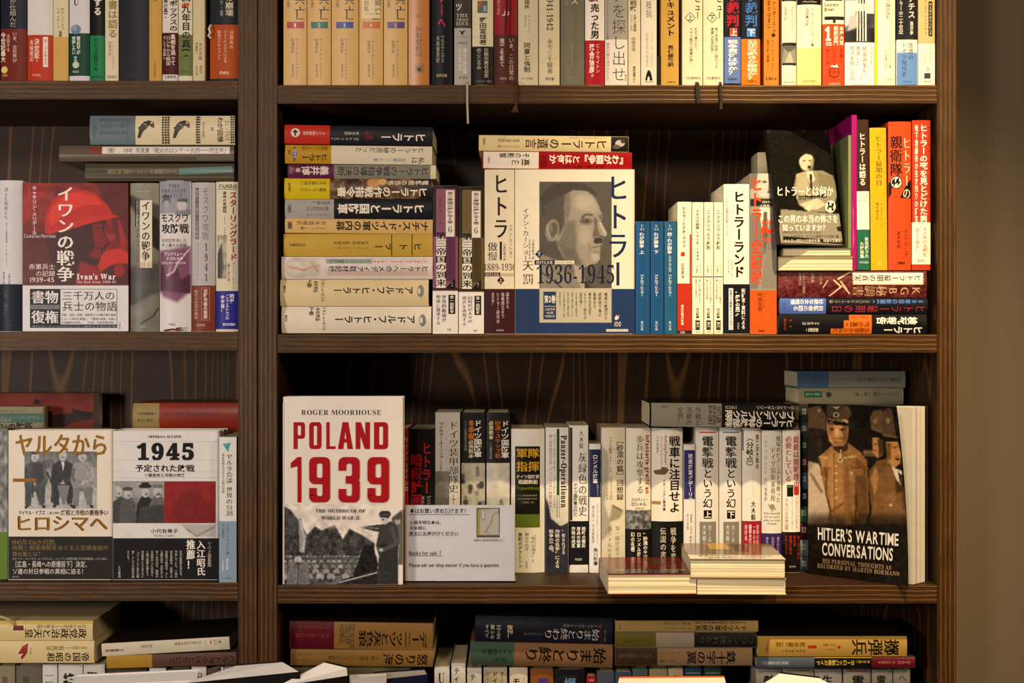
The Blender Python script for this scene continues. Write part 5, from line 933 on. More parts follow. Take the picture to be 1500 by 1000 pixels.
front_book(414, 581, 590, None, 'ece2d8', 'large cream cover with red block capitals and a crowd photograph along the bottom',
     [('I',c),('R',414.2,590,416.5,856,'d4c8ba'),('h','ROGER MOORHOUSE',441,600,559,607.5,'2c2826',0,'s'),
      *BLK,('h','THE OUTBREAK OF',462,745,536,750,'2c2826',0,'s'),('h','WORLD WAR II',470,755,527,760.5,'2c2826',0,'s')], thick=.032, spine='l', yf=.004)
row(yf=.106, dep=.13)
book(585, 628, 598.5, None, 'a01820', 'red book spine partly hidden right behind the edge of the big cream cover', [('v','ラインシュタインの',592,640,598,720,'d8c8c0')])
book(599, 628, 637, None, '191618', 'black book with large red title standing behind the acrylic notice',
     [('v','ヒトラー',618,647,632,724,'b81c28',2),('v','暗殺計画',601,664,619,742,'b81c28',2),('v','ドキュメント',611,632,615,664,'8a2228'),('v','グイド・クノップ',624,726,632,760,'c8c0b8'),('v','高木玲訳',617,726,622,750,'c8c0b8')])
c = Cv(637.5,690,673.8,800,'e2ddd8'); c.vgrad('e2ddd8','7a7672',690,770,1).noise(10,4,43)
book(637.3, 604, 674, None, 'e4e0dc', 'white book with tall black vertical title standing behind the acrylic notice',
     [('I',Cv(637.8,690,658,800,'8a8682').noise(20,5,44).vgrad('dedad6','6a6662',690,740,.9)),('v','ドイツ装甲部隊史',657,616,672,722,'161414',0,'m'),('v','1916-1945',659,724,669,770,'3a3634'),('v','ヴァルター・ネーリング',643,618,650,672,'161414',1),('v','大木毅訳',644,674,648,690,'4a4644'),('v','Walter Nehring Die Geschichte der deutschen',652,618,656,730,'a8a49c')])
def camo(x0, x1, seed, base):
    c = Cv(x0+.5,678,x1-.5,846,base); c.noise(18,7,seed); r = random.Random(seed)
    for k in range(26):
        x, y = r.uniform(x0, x1), r.uniform(690 if seed == 46 else 735, 840); c.ell(x,y,r.uniform(2,4),r.uniform(3,8),r.choice([40,60,80,110]),1,.8).ell(x,y-7,1.8,1.8,r.choice([60,190]),1,.8)
    return c
book(675.5, 604, 711, None, '232120', 'book with dark top, orange characters and soldiers photograph, left one of two similar',
     [('I',camo(675.5,711,46,'b8b09c')),('v','ドイツ国防軍',694,615,706,670,'e8e2d4',1),('v','冬季戦',686,615,695,644,'c8701c',2),('v','必携教本',686,644,694,671,'d8c8a0',1),('v','ドイツ陸軍総司令部編',680,616,684,660,'a8a090')])
book(712.3, 604, 747, None, '232120', 'book with dark top, orange characters and pale picture, right one of two similar',
     [('I',camo(712.3,747,47,'c8c2b4')),('v','ドイツ国防軍',734,616,746,671,'e8e2d4',1),('v','砂漠・ステップ戦',725,616,734,671,'b06020',1),('v','必携教本',716,616,723,644,'d8c8a0',1),('v','ドイツ陸軍総司令部編',717,648,721,672,'a8a090')])
book(748.3, 628, 798, None, 'e2ddd0', 'wide white book with a black label, gold characters and an olive strip',
     [('R',754.5,653.5,791,772.5,'17150f'),('R',754.5,753,791,772.5,'5a6a1c'),('h','軍隊',756,656,790,671,'d8a018',1,'m'),('h','指揮',756,675,790,691,'d8a018',1,'m'),('h','ドイツ国防軍',756,695,790,701,'e0d8c4',1),('h','戦闘教範',759,702,788,709,'e0d8c4',1),('h','Truppenführung',756,712,790,717,'6a7a20'),('h','ドイツ国防軍陸軍統帥部編',758,724,787,727,'8a8474'),('h','旧日本陸軍陸軍大学校訳',758,729,787,732,'8a8474'),('h','大木毅監修・解説',764,734,782,737,'8a8474'),
      ('v','「現代の孫子」と',778,780,785,824,'1c1a16',0,'m'),('v','称せられる',769,780,775,806,'1c1a16',0,'m'),('v','勝利のドクトリン',759,780,765,832,'1c1a16',1),('v','作品社',770,822,773,832,'4a463c')], sag=.26)
c = Cv(799.5,725,832.5,846,'d8d4cc',740,580,3.57,1); c.poly([(205,520),(225,560),(240,640),(290,680),(335,660),(335,930),(205,930)],'2e3040',3).noise(10,6,49)
book(799, 626, 833, None, 'e0dcd2', 'white book with a bold sideways Latin title and dark cloud shape below',
     [('I',c),('R',815.5,628,819.5,758,'2f4a2c'),('r','Panzer-Operationen',822,637,830.5,744,'17150f',1,'s'),('v','パンツァー・オペラツィオーネン',810,636,814,690,'2a2620',1),('v','ヘルマン・ホート　大木毅編訳',810,694,814,744,'4a463c'),('v','第三装甲集団司令官「バルバロッサ」作戦回顧録',804,636,809,744,'8a3a2c',0),('v','“知られざる',823,775,828,812,'e8e4d8',1),('v','作戦の名手”による',813,775,820,832,'e8e4d8',1),('v','戦争の実相。',804,775,811,812,'e8e4d8',1)], sag=.26)
book(834, 623, 862, None, 'e2dfd8', 'white book with a brown left edge, black band and serif title',
     [('R',834.3,626,838.5,762,'3a2c20'),('v','大木毅',848,630,855,657,'1c1a16',0,'m'),('v','灰緑色の戦史',847,662,860,756,'1c1a16',0,'m'),('v','ドイツ国防軍の興亡',840,707,846,756,'1c1a16',1),('v','戦略の要諦',852,771,858,802,'e8e4d8',1),('v','用兵の極意',844.5,771,850.5,802,'e8e4d8',1),('v','作戦の成否',837,771,843,802,'e8e4d8',1),('h','作品社',842,817,853,821,'d8d4c8'),('R',836,827,861,838.5,'dcd8d0')], band=[(763,828,'17161a')], sag=.15)
book(863, 650, 880.3, None, 'e4e2e0', 'narrow white pocket book with a navy upper band and no photo',
     [('R',863.3,658,880,728,'232a4c'),('v','ロンメル将軍',868,665,876,708,'e8e6ea',1),('v','砂漠のキツネ',874,709,877,727,'a8acc0'),('v','ハインツ・ヴェルナー・シュミット',873,737,877,796,'2a282c'),('v','清水政二・大木毅監修',867,740,871,796,'4a484c'),('v','角川新書',869,802,876,828,'2a282c',1)], dep=.10, sag=.26)
c = Cv(881.5,628,916,846,'d6cdb4',740,580,3.57,1); c.vgrad('d6cdb4','c4b898',700,900,.8).poly([(505,260),(540,300),(545,420),(520,560),(560,700),(505,760)],'8a8470',9,.7).poly([(560,570),(620,600),(600,640),(540,660)],'8a8068',6,.8).line([(560,570),(610,600)],8,'5a5444',2).noise(6,8,50)
book(881, 626, 916.3, None, 'd6cdb4', 'beige photo-spined book with a bracketed fox title, left of the infantry book',
     [('I',c),('v','［砂漠の狐］回想録',903,640,913.5,733,'17140e',1,'m'),('v','アフリカ戦線1941-43',892,640,896.5,692,'2a261c',1),('v','エルヴィン・ロンメル',893,698,897.5,732,'2a261c',1),('v','大木毅訳',888,714,891,732,'5a5444'),('v','第一級の証言・回想録',901,770,908,840,'2c281e',0,'m'),('v','ロンメルの遺言',890,770,896,826,'2c281e',0,'m')], sag=.26)
c = Cv(917.5,747,953.5,775,110); c.noise(70,4,51)
book(917, 627, 954, None, 'e2ddcc', 'white book with red sideways Latin subtitle, photo strip and black band',
     [('I',c),('v','歩兵は攻撃する',932,637,943,723,'17150f',0,'m'),('r','Infanterie greift an',946,637,952,723,'a83420',2),('h','エルヴィン・',925,729,950,734,'26221a',1),('h','ロンメル',925,735,947,741,'26221a',2),('h','浜野喬士訳',930,743,944,746,'4a463a'),('v','“砂漠のキツネ”の',942,779,949,838,'e8e0cc',1),('v','ロンメル将軍の',933,779,939,830,'e8e0cc',1),('v','幻の名著',924,779,930,808,'e8e0cc',1)], band=[(774,850,'16140f')], sag=.34)
book(954.7, 627, 1001, None, 'e6e0d2', 'wide white book with massive black title, tank drawing and black band',
     [('v','戦車に注目せよ',980,638,997,751,'141210',2,'g'),('r','Achtung-Panzer!',973.5,637,977.5,681,'a82c24',1),('v','ハインツ・グデーリアン',967,638,971,686,'2a2620'),('v','大木毅編訳',962,638,965,664,'4a463c'),('P',[(958,692),(958,689),(968,687),(970,684),(976,684),(980,688),(977,692),(974,695),(961,695)],'6a5a34'),('R',955,734,968,738.5,'9a7c3c'),('v','グデーリアン著作集',971,702,975,748,'2a2620',1),
      ('v','戦争を変えた',982,772,991,846,'dcd4c4',0,'m'),('v','伝説の書！',967,772,976,830,'dcd4c4',0,'m')], band=[(763.5,850,'16140f')], sag=.34)
book(1001.6, 651, 1018.6, None, 'e0dcd6', 'narrow pocket book with violet-blue upper spine beside the wide tank book',
     [('R',1001.9,659,1018.3,731,'2c2c60'),('v','戦車将軍グデーリアン',1008,664,1015,744,'d4d2e0',1),('v','「電撃戦」を演出した',1011,749,1014,790,'4a484c'),('v','男の肖像',1006,752,1009,776,'4a484c'),('v','大木毅',1009,784,1014,800,'2a282c')], dep=.10, sag=.26)
for (x0, x1, n_, cl, lb) in ((1019.2,1053.4,'上','b43c34','first volume with halftone title and red top line, marked in a black square'),(1054,1087,'下','4878b8','second volume with halftone title and blue top line, marked in a black square')):
    q = (x0+x1)/2
    book(x0, 626, x1, None, 'dcd8ce', lb, [('R',x0+5,632,x1-4,634,cl),('v','電撃戦',q-8,638,q+9,686,'2a2826',2),('v','という幻',q-7,686,q+8,744,'1c1a18',1),('R',q-5.5,747,q+6.5,759.5,'141210'),('v',n_,q-4.5,748,q+5.5,758.5,'efe8d8',1),('R',x0+6,764,x1-4,850,'7c786e'),('v','カール＝ハインツ',q+1,768,q+6,838,'e8e4d8',0),('v','大木毅・安藤公一訳',q-7,768,q-2,838,'e8e4d8',0)], sag=.34)
book(1087.6, 627, 1115.5, None, 'e2ddd2', 'white book with angle-bracket title and a crimson foot band',
     [('R',1087.9,629,1089.5,660,'26242a'),('v','第二次大戦の',1107,636,1112,687,'17150f',1),('v','〈分岐点〉',1093,636,1104,688,'17150f',1,'m'),('v','大木毅',1100,733,1107,762,'17150f',1,'m'),('v','The Turning Points of World War',1102,689,1104.5,728,'8a8678'),('v','戦略の転換が',1108,768,1112,812,'e8c8c4'),('v','一瞬の決断が',1103,768,1106.5,812,'e8c8c4'),('v','国家の興亡を',1097,768,1101,808,'f0dcd4',1),('v','分ける',1091,768,1095,792,'f0dcd4',1)], band=[(763,850,'9c1c30')], sag=.34)
book(1116.2, 630, 1146, None, 'ded9cc', 'off-white book with small flower emblem and a purple foot band',
     [('v','戦場のピアニストを救った',1137,638,1144,736,'2a2620',0,'m'),('v','ドイツ国防軍将校',1129,654,1136,734,'2a2620',0,'m'),('v','ヘルマン・ヴィンケ　大川珠季訳',1120,636,1124,734,'6a665a'),('E',1131,742,4,4,'8a8474'),('E',1127,740,2,2,'a8a294'),('E',1135,745,2,2,'a8a294'),('E',1131,747,2,2,'a8a294'),('h','Wilm Hosenfeld',1119,750,1143,753,'5a564a'),('h','Ich versuche',1120,755,1142,758,'5a564a'),('h','jeden zu retten',1119,760,1143,763,'5a564a'),('h','Warschau',1124,765,1138,768,'5a564a'),('v','遺された手紙と',1138,786,1142,820,'c8b8dc'),('v','日記が語る真実',1130,786,1134,820,'c8b8dc'),('v','命を救った将校',1122,786,1126,820,'c8b8dc')], band=[(781,850,'38245c')], sag=.34)
book(1146.7, 630, 1173, None, 'ebe4d4', 'white book with red vertical title, black foot band, beside the officers cover',
     [('v','総統は開戦理由を',1162,638,1171,726,'b02c28',1,'m'),('v','必要としている',1150,638,1160,706,'b02c28',1,'m'),('R',1153,710,1162,727,'17150f'),('h','謀略の',1154,711,1161,714,'8aa0a0'),('R',1163,712,1171,724,'b02c28'),('v','タンネンベルク作戦の謀略',1150,730,1155,776,'b02c28'),('v','アルフレート・シュピース',1165,728,1169,774,'3a362c'),('v','ハイナー・リヒテンシュタイン',1159,728,1162,774,'3a362c'),
      ('v','第二次大戦の',1168,784,1172,820,'b02c28'),('v','発火点',1162,784,1166,800,'b02c28',1),('v','真相に迫る',1156,784,1160,812,'b02c28',1),('v','ドキュメント',1150,784,1154,812,'b02c28',1),('h','白水社',1156,828,1166,831,'d8d0bc')], band=[(779,850,'18140f')], sag=.34)
book(951, 590, 1165.5, 626, '191816', 'black and grey book lying flat across the upright books of the third shelf',
     [('R',954,591,1057,626,'8a8678'),('l','ヒトラーの特殊部隊',1062,612,1163,626,'e6e2d4',2) ,('l','ブランデンブルク隊',1062,600,1163,614,'e6e2d4',2),('l','ローレンス・パターソン',1108,593,1164,599,'c8c4b4',1),('l','竹田円訳',1062,594,1080,599,'c8c4b4'),('u','HITLER BRANDENBURGERS',1039,596,1056,622,'2a2820',1) if False else ('r','HITLER',1050,596,1056,620,'1f1d18',1),('r','BRANDEN',1044,594,1049,622,'1f1d18',1),('r','BURGERS',1038,594,1043,622,'1f1d18',1),('v','作戦と',1018,596,1027,624,'26241e',0),('v','活動の',1005,596,1014,624,'26241e',0),('v','全貌！',992,596,1001,622,'26241e',0),('h','原書房',968,595,978,598,'26241e')], lying=True, yf=.09, dep=.14, roll=.6, sag=.25, rough=.25)
row(group='books stacked flat at the back of the third shelf')
cols = ['6a7c8c','8a8468','3a4a3c','44505c','2f4a3c','5a2c30','4c6a8a','20242c','3c6a4c','4a1c22','7a8290','505c6c']
y = 543.0; hs = [22.5]*12
lb = ['blue-grey and white','olive-white green-labelled','dark green','slate blue','forest green','wine red','mid blue','black','leaf green','dark red','pale grey','steel grey']
for i in range(12):
    y2 = y+ (840-543)/12.0 if i < 11 else 834.8
    if i == 0: it = [('R',1214,543.5,1326,y2-.5,'8f8c7c'),('v','アドルフ',1190,546,1194,560,'3c5a8a'),('l','ヒトラー上',1198,547,1212,552,'3c5a8a'),('l','戦略ロシア攻撃の記',1256,553,1318,559,'4a463c'),('v','東京創元社',1318,546,1321,562,'5a564a')]
    elif i == 1: it = [('R',1178,y+5,1204,y+14,'1c5a34'),('l','児島襄・中公文庫',1180,y+7,1202,y+12,'a8c8a8'),('l','ヒトラーの戦い第一巻',1252,y+6,1318,y+13,'3a362c'),('E',1214,y+10,4,4,'3a362c')]
    else: it = [('R',1175,y+6,1181,y+14,'b8b8a8'),('l','文庫',1175,y+7,1181,y+13,'2a2a28')]
    book(1170 if i != 0 else 1168, y+.3, 1327-(i*3) % 7, y2, cols[i] if i > 0 else '54708c', f'{lb[i]} book in the lying pile behind the officers cover', it, lying=True, yf=.13, dep=.11, sag=.2)
    y = y2

# rotated book with officers on its half-open cover
row(group='books on the third shelf of the right bookcase')
zb = SH_M['r3']+.0004
A = np.array([.3965, .1]); B0 = np.array([.5018, -.011]); B1 = np.array([.4835, -.024]); P1 = np.array([.5095, .002]); P2 = np.array([.5372, .034])
ht = ztop(591, .1)-zb; W_ = float(np.hypot(*(B0-A)))
rootM = Matrix.Translation((A[0], A[1], zb)); hb = empty('book', rootM, 'large paperback with sepia officers on its half-open cover, right corner of the third shelf', 'book', ROW['group'])
def cov(u, v, off=0):
    """point on the swung-open cover: u across from the hinge (0..1), v up (0..1)"""
    Bt = B0*(1-v*v)+B1*(v*v); p = A*(1-u)+Bt*u; d = (Bt-A)/np.hypot(*(Bt-A)); nrm = np.array([d[1], -d[0]])
    bow = .004*math.sin(math.pi*u)*v
    p = p+nrm*(off+bow); h = ht*v*(1+.008*u)
    return (p[0]-A[0], p[1]-A[1], h)
n1, n2 = 16, 12; V = []; F = []
for off in (0, -.0012):
    for j in range(n2+1):
        for i in range(n1+1): V.append(cov(i/n1, j/n2, off))
q0 = (n1+1)*(n2+1)
for s_ in (0, 1):
    for j in range(n2):
        for i in range(n1):
            a = s_*q0+j*(n1+1)+i; f = (a, a+1, a+n1+2, a+n1+1); F.append(f if s_ == 0 else f[::-1])
ring = [i for i in range(n1+1)]+[j*(n1+1)+n1 for j in range(1, n2+1)]+[n2*(n1+1)+i for i in range(n1-1, -1, -1)]+[j*(n1+1) for j in range(n2-1, 0, -1)]
for k in range(len(ring)): a, b = ring[k], ring[(k+1) % len(ring)]; F.append((b, a, a+q0, b+q0))
mesh_obj('front_cover', V, F, [mat('16120e', .3)], hb, smooth=False)
# print: photo px -> (u,v) by inverting the projected cover corners
def proj(p): x, y_, z = p[0]+A[0], p[1]+A[1], p[2]+zb; k = D/(D+y_); return np.array([750+x*k/S, 500-z*k/S])
def inv_uv(P):
    P = np.asarray(P, float); out = []
    c00, c10, c11, c01 = proj(cov(0,0)), proj(cov(1,0)), proj(cov(1,1)), proj(cov(0,1))
    uv = np.full((len(P), 2), .5)
    for _ in range(12):
        u, v = uv[:, :1], uv[:, 1:]; f = c00*(1-u)*(1-v)+c10*u*(1-v)+c11*u*v+c01*(1-u)*v-P
        du = -c00*(1-v)+c10*(1-v)+c11*v-c01*v; dv = -c00*(1-u)-c10*u+c11*u+c01*(1-u)
        det = du[:, :1]*dv[:, 1:]-du[:, 1:]*dv[:, :1]
        uv[:, 0] -= ((f[:, 0]*dv[:, 1]-f[:, 1]*dv[:, 0])/det[:, 0]); uv[:, 1] -= ((du[:, 0]*f[:, 1]-du[:, 1]*f[:, 0])/det[:, 0])
    return np.clip(uv, 0, 1)
c = Cv(1180,586,1336,862,'17120d',1130,520,2.778,1.0)
c.poly([(380,385),(450,385),(450,412),(380,412)],'5a4630',2).line([(380,395),(440,395)],4,'a88a5c',1)
c.poly([(260,195),(500,195),(500,250),(380,300),(330,230)],'0c0a08',6)
# left figure, coat in shadow
c.poly([(148,420),(190,430),(215,480),(230,560),(250,690),(150,690)],'c8b092',4).poly([(148,330),(185,330),(205,380),(215,440),(190,440),(148,430)],'2a2018',4).poly([(150,215),(205,205),(228,240),(228,310),(150,318)],'6a5238',3).poly([(148,295),(215,300),(232,318),(215,330),(148,325)],'2c2218',2).poly([(190,330),(212,345),(210,390),(190,400)],'3c2c20',3).line([(160,480),(210,560)],12,'8a7050',3).ell(200,225,7,7,'b09468',1)
# centre officer
c.poly([(208,405),(240,378),(262,360),(322,358),(370,395),(388,430),(395,500),(398,640),(380,690),(250,690),(240,600),(222,560),(206,480)],'96693a',3)
c.poly([(260,380),(300,420),(300,690),(250,690),(240,560),(225,480),(235,400)],'ad7c48',6,.8).poly([(350,420),(390,440),(396,640),(370,690),(340,600)],'5a3c20',6,.8)
c.poly([(255,362),(322,358),(318,385),(285,400),(262,385)],'3a2614',2).poly([(232,262),(240,250),(322,262),(325,300),(318,345),(300,368),(262,370),(240,345),(232,300)],'c8935a',3).poly([(300,280),(324,285),(318,345),(296,366)],'7a5230',4).line([(243,297),(268,300)],5,'3a2412',1).line([(284,300),(312,302)],5,'3a2412',1).poly([(268,300),(282,302),(284,326),(266,324)],'dca870',2).line([(260,338),(292,340)],4,'5a3418',1)
c.poly([(232,232),(240,200),(290,195),(330,210),(340,238),(322,262),(280,250),(240,262)],'4c3c2c',2).poly([(232,262),(245,252),(300,262),(326,280),(322,288),(280,284),(240,282)],'0c0a08',1).ell(275,242,13,11,'c8b088',1).ell(275,242,7,6,'2c2014',0).line([(235,258),(325,272)],4,'b89a6a',1).poly([(262,210),(292,210),(278,220)],'c8b088',0)
for yy in (450,480,510,545,580): c.ell(268,yy,5,5,'e0b87c',1)
for bx, by in ((205,455),(330,450)): c.poly([(bx,by),(bx+46,by),(bx+46,by+34),(bx+23,by+42),(bx,by+34)],'85592e',2).line([(bx,by),(bx+23,by+10),(bx+46,by)],4,'4a3018',1)
c.line([(290,385),(286,425)],5,'d8c8a0',1).ell(286,425,10,11,'c8b088',1).ell(286,425,5,5,'2c2014',0).ell(328,480,9,9,'c8b088',1).line([(328,490),(328,515)],9,'b0966a',1).line([(302,418),(350,410)],9,'c0a070',2).line([(195,412),(235,418)],7,'c8b088',1)
c.line([(230,470),(225,560),(245,640)],5,'4a3018',3).line([(350,560),(345,690)],6,'3a2414',4).line([(240,690),(240,640),(300,600)],5,'5a3c20',4)
# right officers
c.poly([(398,470),(430,430),(470,420),(500,440),(470,560),(440,640),(410,640),(400,560)],'6c4a28',3).poly([(405,500),(425,450),(440,520),(425,600)],'a87848',4).poly([(414,335),(440,330),(450,360),(452,405),(432,420),(416,395)],'b07c48',2).poly([(435,340),(455,345),(455,400),(438,415)],'4a3018',3).poly([(410,255),(425,225),(455,222),(465,260),(456,330),(415,330)],'5a4630',2).poly([(408,300),(460,320),(462,342),(410,330)],'120e0a',1).ell(430,268,6,9,'a08458',2).ell(430,268,3,5,'4c3a24',1).line([(418,300),(458,316)],3,'8a7048',1)
c.poly([(462,225),(480,212),(492,222),(505,350),(455,345),(450,300)],'4a3a28',2).poly([(452,330),(505,338),(508,352),(456,350)],'120e0a',1).ell(476,266,6,10,'a88a5c',2).ell(476,266,3,5,'4c3a24',1).line([(456,322),(506,334)],3,'8a7048',1).poly([(465,352),(508,352),(518,400),(515,440),(490,462),(470,430)],'b8834c',2).poly([(465,355),(485,360),(480,430),(468,420)],'6a4826',4).line([(488,372),(506,372)],4,'3a2412',1).poly([(492,420),(512,418),(510,430)],'2a1a0e',1)
c.poly([(440,480),(470,455),(505,470),(530,560),(545,690),(400,690),(410,620)],'7c5630',3).poly([(495,480),(520,500),(540,640),(500,600)],'4a3018',5).poly([(485,455),(520,470),(518,530),(500,505)],'e0d4bc',2).poly([(505,470),(520,490),(516,530)],'1c140e',1).poly([(470,560),(520,560),(535,690),(440,690)],'8f6438',6,.7).ell(480,610,6,6,'d8b888',1)
c.poly([(145,650),(560,650),(560,720),(145,720)],'17120d',34,.7)
c.poly([(145,688),(565,688),(565,950),(145,950)],'17120d',10)
c.poly([(240,270),(262,262),(262,330),(246,345)],'a87040',6,.7).poly([(256,345),(300,350),(296,366),(262,366)],'8a5a34',5,.8).ell(256,303,6,3,'1c1008',1).ell(298,306,6,3,'1c1008',1).line([(248,312),(266,314)],3,'8a5a34',1).line([(290,316),(308,318)],3,'6a4426',1).line([(262,325),(256,342)],3,'8a5a34',1).line([(286,326),(296,344)],3,'6a4426',1)
c.poly([(300,420),(330,470),(330,690),(302,690)],'7a5230',9,.6).poly([(230,420),(262,400),(262,640),(244,600)],'c08c52',8,.5).line([(262,400),(262,690)],3,'5a3c20',1).line([(300,400),(345,440),(388,430)],4,'6a4628',2).poly([(196,420),(210,400),(232,420),(214,470)],'c09258',4,.7).poly([(360,400),(392,425),(396,470),(380,450)],'8a5e34',4)
c.ell(426,362,4,2.5,'1c1008',1).line([(418,385),(430,387)],3,'5a3418',1).ell(498,378,4,2.5,'1c1008',1).line([(500,410),(514,411)],3,'5a3418',1).poly([(508,385),(520,396),(508,402)],'c8935a',1)
c.noise(8,1.8,65).noise(8,5,66)
def officer_print():
    q = inv_uv(np.stack([c.PX.ravel(), c.PY.ravel()], 1)); V = [cov(u, v, .0003) for u, v in q]
    nx, ny = c.nx, c.ny; I = np.arange(nx*ny).reshape(ny, nx); fa = np.stack([I[1:, :-1], I[1:, 1:], I[:-1, 1:], I[:-1, :-1]], -1).reshape(-1, 4)
    me = bpy.data.meshes.new('cover_picture'); me.from_pydata(V, [], fa.tolist()); at = me.color_attributes.new('print', 'FLOAT_COLOR', 'POINT')
    cl = npl(np.clip(c.a.reshape(-1, 3), 3, 250)); at.data.foreach_set('color', np.concatenate([cl, np.ones((len(cl), 1))], 1).ravel()); me.materials.append(photo_mat(.3)); me.update()
    o = bpy.data.objects.new('cover_picture', me); COL.objects.link(o); o.parent = hb
    V = []; F = []; MI = []
    def skew(P, x0, y0, s_): return np.stack([P[:, 0], P[:, 1]+(P[:, 0]-x0)*s_], 1)
    for s__, bx, wt, fn, ci, sk in (("HITLER'S WARTIME",(1198.5,772,1315,789.5),1,'g',0,.083),('CONVERSATIONS',(1205,794.5,1308,812.5),1,'g',0,.083),('HIS PERSONAL THOUGHTS AS',(1206,817.5,1306,824),0,'s',1,.105),('RECORDED BY MARTIN BORMANN',(1198,824.5,1318,831),0,'s',1,.105)):
        P, f = layout('h', s__, *bx, wt, fn)[:2]; P = skew(P, bx[0], bx[1], sk); q = inv_uv(P); n = len(V)
        V += [cov(u, v, .0006) for u, v in q]; F += [tuple(i+n for i in g) for g in f]; MI += [ci]*len(f)
    mesh_obj('lettering', V, F, [mat('efe6d8', .3, 'ink'), mat('a8896a', .3, 'ink')], hb, MI)
officer_print()
# fanned page block and back cover: vertical sheets between the first page and the back board
V = []; F = []; rnd = random.Random(3); hp = ht-.001; n = 26
fan = []
for k in range(n+1):
    t = k/n; e = P1*(1-t)+P2*t; d = (e-A)/np.hypot(*(e-A)); L = .1525+rnd.uniform(-.0012, .0012)-(.002 if k % 5 == 0 else 0)+ (.004 if .3 < t < .8 else 0)
    fan.append(A+d*min(L, np.hypot(*(e-A))+.002))
for k, e in enumerate(fan):
    for z in (.0006, hp): V += [(e[0]-A[0], e[1]-A[1], z)]
V += [(0, .001, .0006), (0, .001, hp)]; m0 = 2*(n+1)
for k in range(n): a = 2*k; F.append((a, a+2, a+3, a+1)); F.append((a+1, a+3, m0+1)); F.append((a, m0, a+2))
F.append((0, 1, m0+1, m0)); F.append((2*n, m0, m0+1, 2*n+1))
pm = mat('ded7cc', .75)
pg = mesh_obj('pages', V, F, [pm], hb)
for k in range(0, n+1, 3):   # some single leaves proud of the block
    e = fan[k]; d = (e-A)/np.hypot(*(e-A)); nr = np.array([-d[1], d[0]])*.00025; e2 = e+d*.0015
    r_ = [(A+d*.05-nr), (e2-nr), (e2+nr), (A+d*.05+nr)]
    V2 = [(p[0]-A[0], p[1]-A[1], z) for z in (.0006, hp+.0002) for p in r_]
    mesh_obj('page', V2, [(0,3,2,1),(4,5,6,7),(0,1,5,4),(1,2,6,5),(2,3,7,6),(3,0,4,7)], [mat(rnd.choice(['e6dfd4','d2cabd','c4bbb0']), .75)], hb)
d = (P2-A)/np.hypot(*(P2-A)); nr = np.array([-d[1], d[0]]); 
V2 = [(p[0]-A[0], p[1]-A[1], z) for z in (0, ht) for p in (A+nr*.001, P2+d*.0015+nr*.001, P2+d*.0015+nr*.0022, A+nr*.0022)]
mesh_obj('back_cover', V2, [(0,3,2,1),(4,5,6,7),(0,1,5,4),(1,2,6,5),(2,3,7,6),(3,0,4,7)], [mat('2a2018', .35)], hb)

# acrylic notice
zs = SH_M['r3']+.0004; yq = .022
X0, X1 = wx(592, yq), wx(756.5, yq); zt = ztop(729, yq)
st = empty('acrylic_stand', Matrix.Translation(((X0+X1)/2, yq, zs)), 'clear acrylic sign holder standing in front of the upright books', 'sign holder')
hw = (X1-X0)/2; h = zt-zs; cl = clear_mat()
box('front_panel', (-hw, 0, .0015), (hw, .0015, h), cl, st, .0003)
box('back_panel', (-hw, .0035, .0015), (hw, .005, h+.001), cl, st, .0003)
box('foot', (-hw, 0, 0), (hw, .045, .0015), cl, st, .0003)
zc = ztop(850, yq+.002); yc = yq+.002
M = Matrix.Translation(((wx(593.5,yc)+wx(754,yc))/2, yc, zs+.0016))
cd = empty('notice_card', M, 'printed white shop notice in the acrylic holder, with a tiny photo at its right', 'sign')
cw = (wx(754,yc)-wx(593.5,yc))/2; ch_ = ztop(739.5, yc)-zs-.0016
box('card', (-cw, 0, 0), (cw, .0004, ch_), mat('f0ecf0', .6), cd)
c = Cv(698,743.5,732,787,'6a5a4c',580,590,3.57,.8); c.poly([(430,556),(536,552),(540,690),(428,690)],'cfc8c0',1).poly([(430,556),(442,556),(440,690),(426,690)],'b8a458',1).poly([(447,560),(468,560),(466,612),(445,612)],'8a8684',1).poly([(450,563),(465,563),(463,608),(448,608)],'dcd8d4',0).line([(530,570),(505,590),(500,625),(485,650),(470,668),(480,682)],5,'a08a50',1).line([(470,668),(460,680)],4,'a08a50',1)
prints(cd, M, [('I',c),('h','本はお買い求め頂けます！',600,744,687,752,'2a2a34',1),('R',599,753,688,753.7,'2a2a34'),('h','価格不明な本は、',600,762,650,768,'1c1c24',1),('h','お気軽に',600,770,625,776,'1c1c24',1),('h','店主にお声がけください',599,778,672,785,'1c1c24',1),('h','価格は裏表紙見開きに',694,789,738,793,'3c3c44'),
      ('h','Books for sale',599,807,640,812.5,'1c1c24',1),('h','!',644,806,646,812.5,'1c1c24',1),('R',599,813.5,648,814.2,'1c1c24'),('h','Please ask our shop master if you have a question.',599,824.5,732,830,'1c1c24',1)], 2*cw, ch_, 0, False, .6, eps0=.0001)

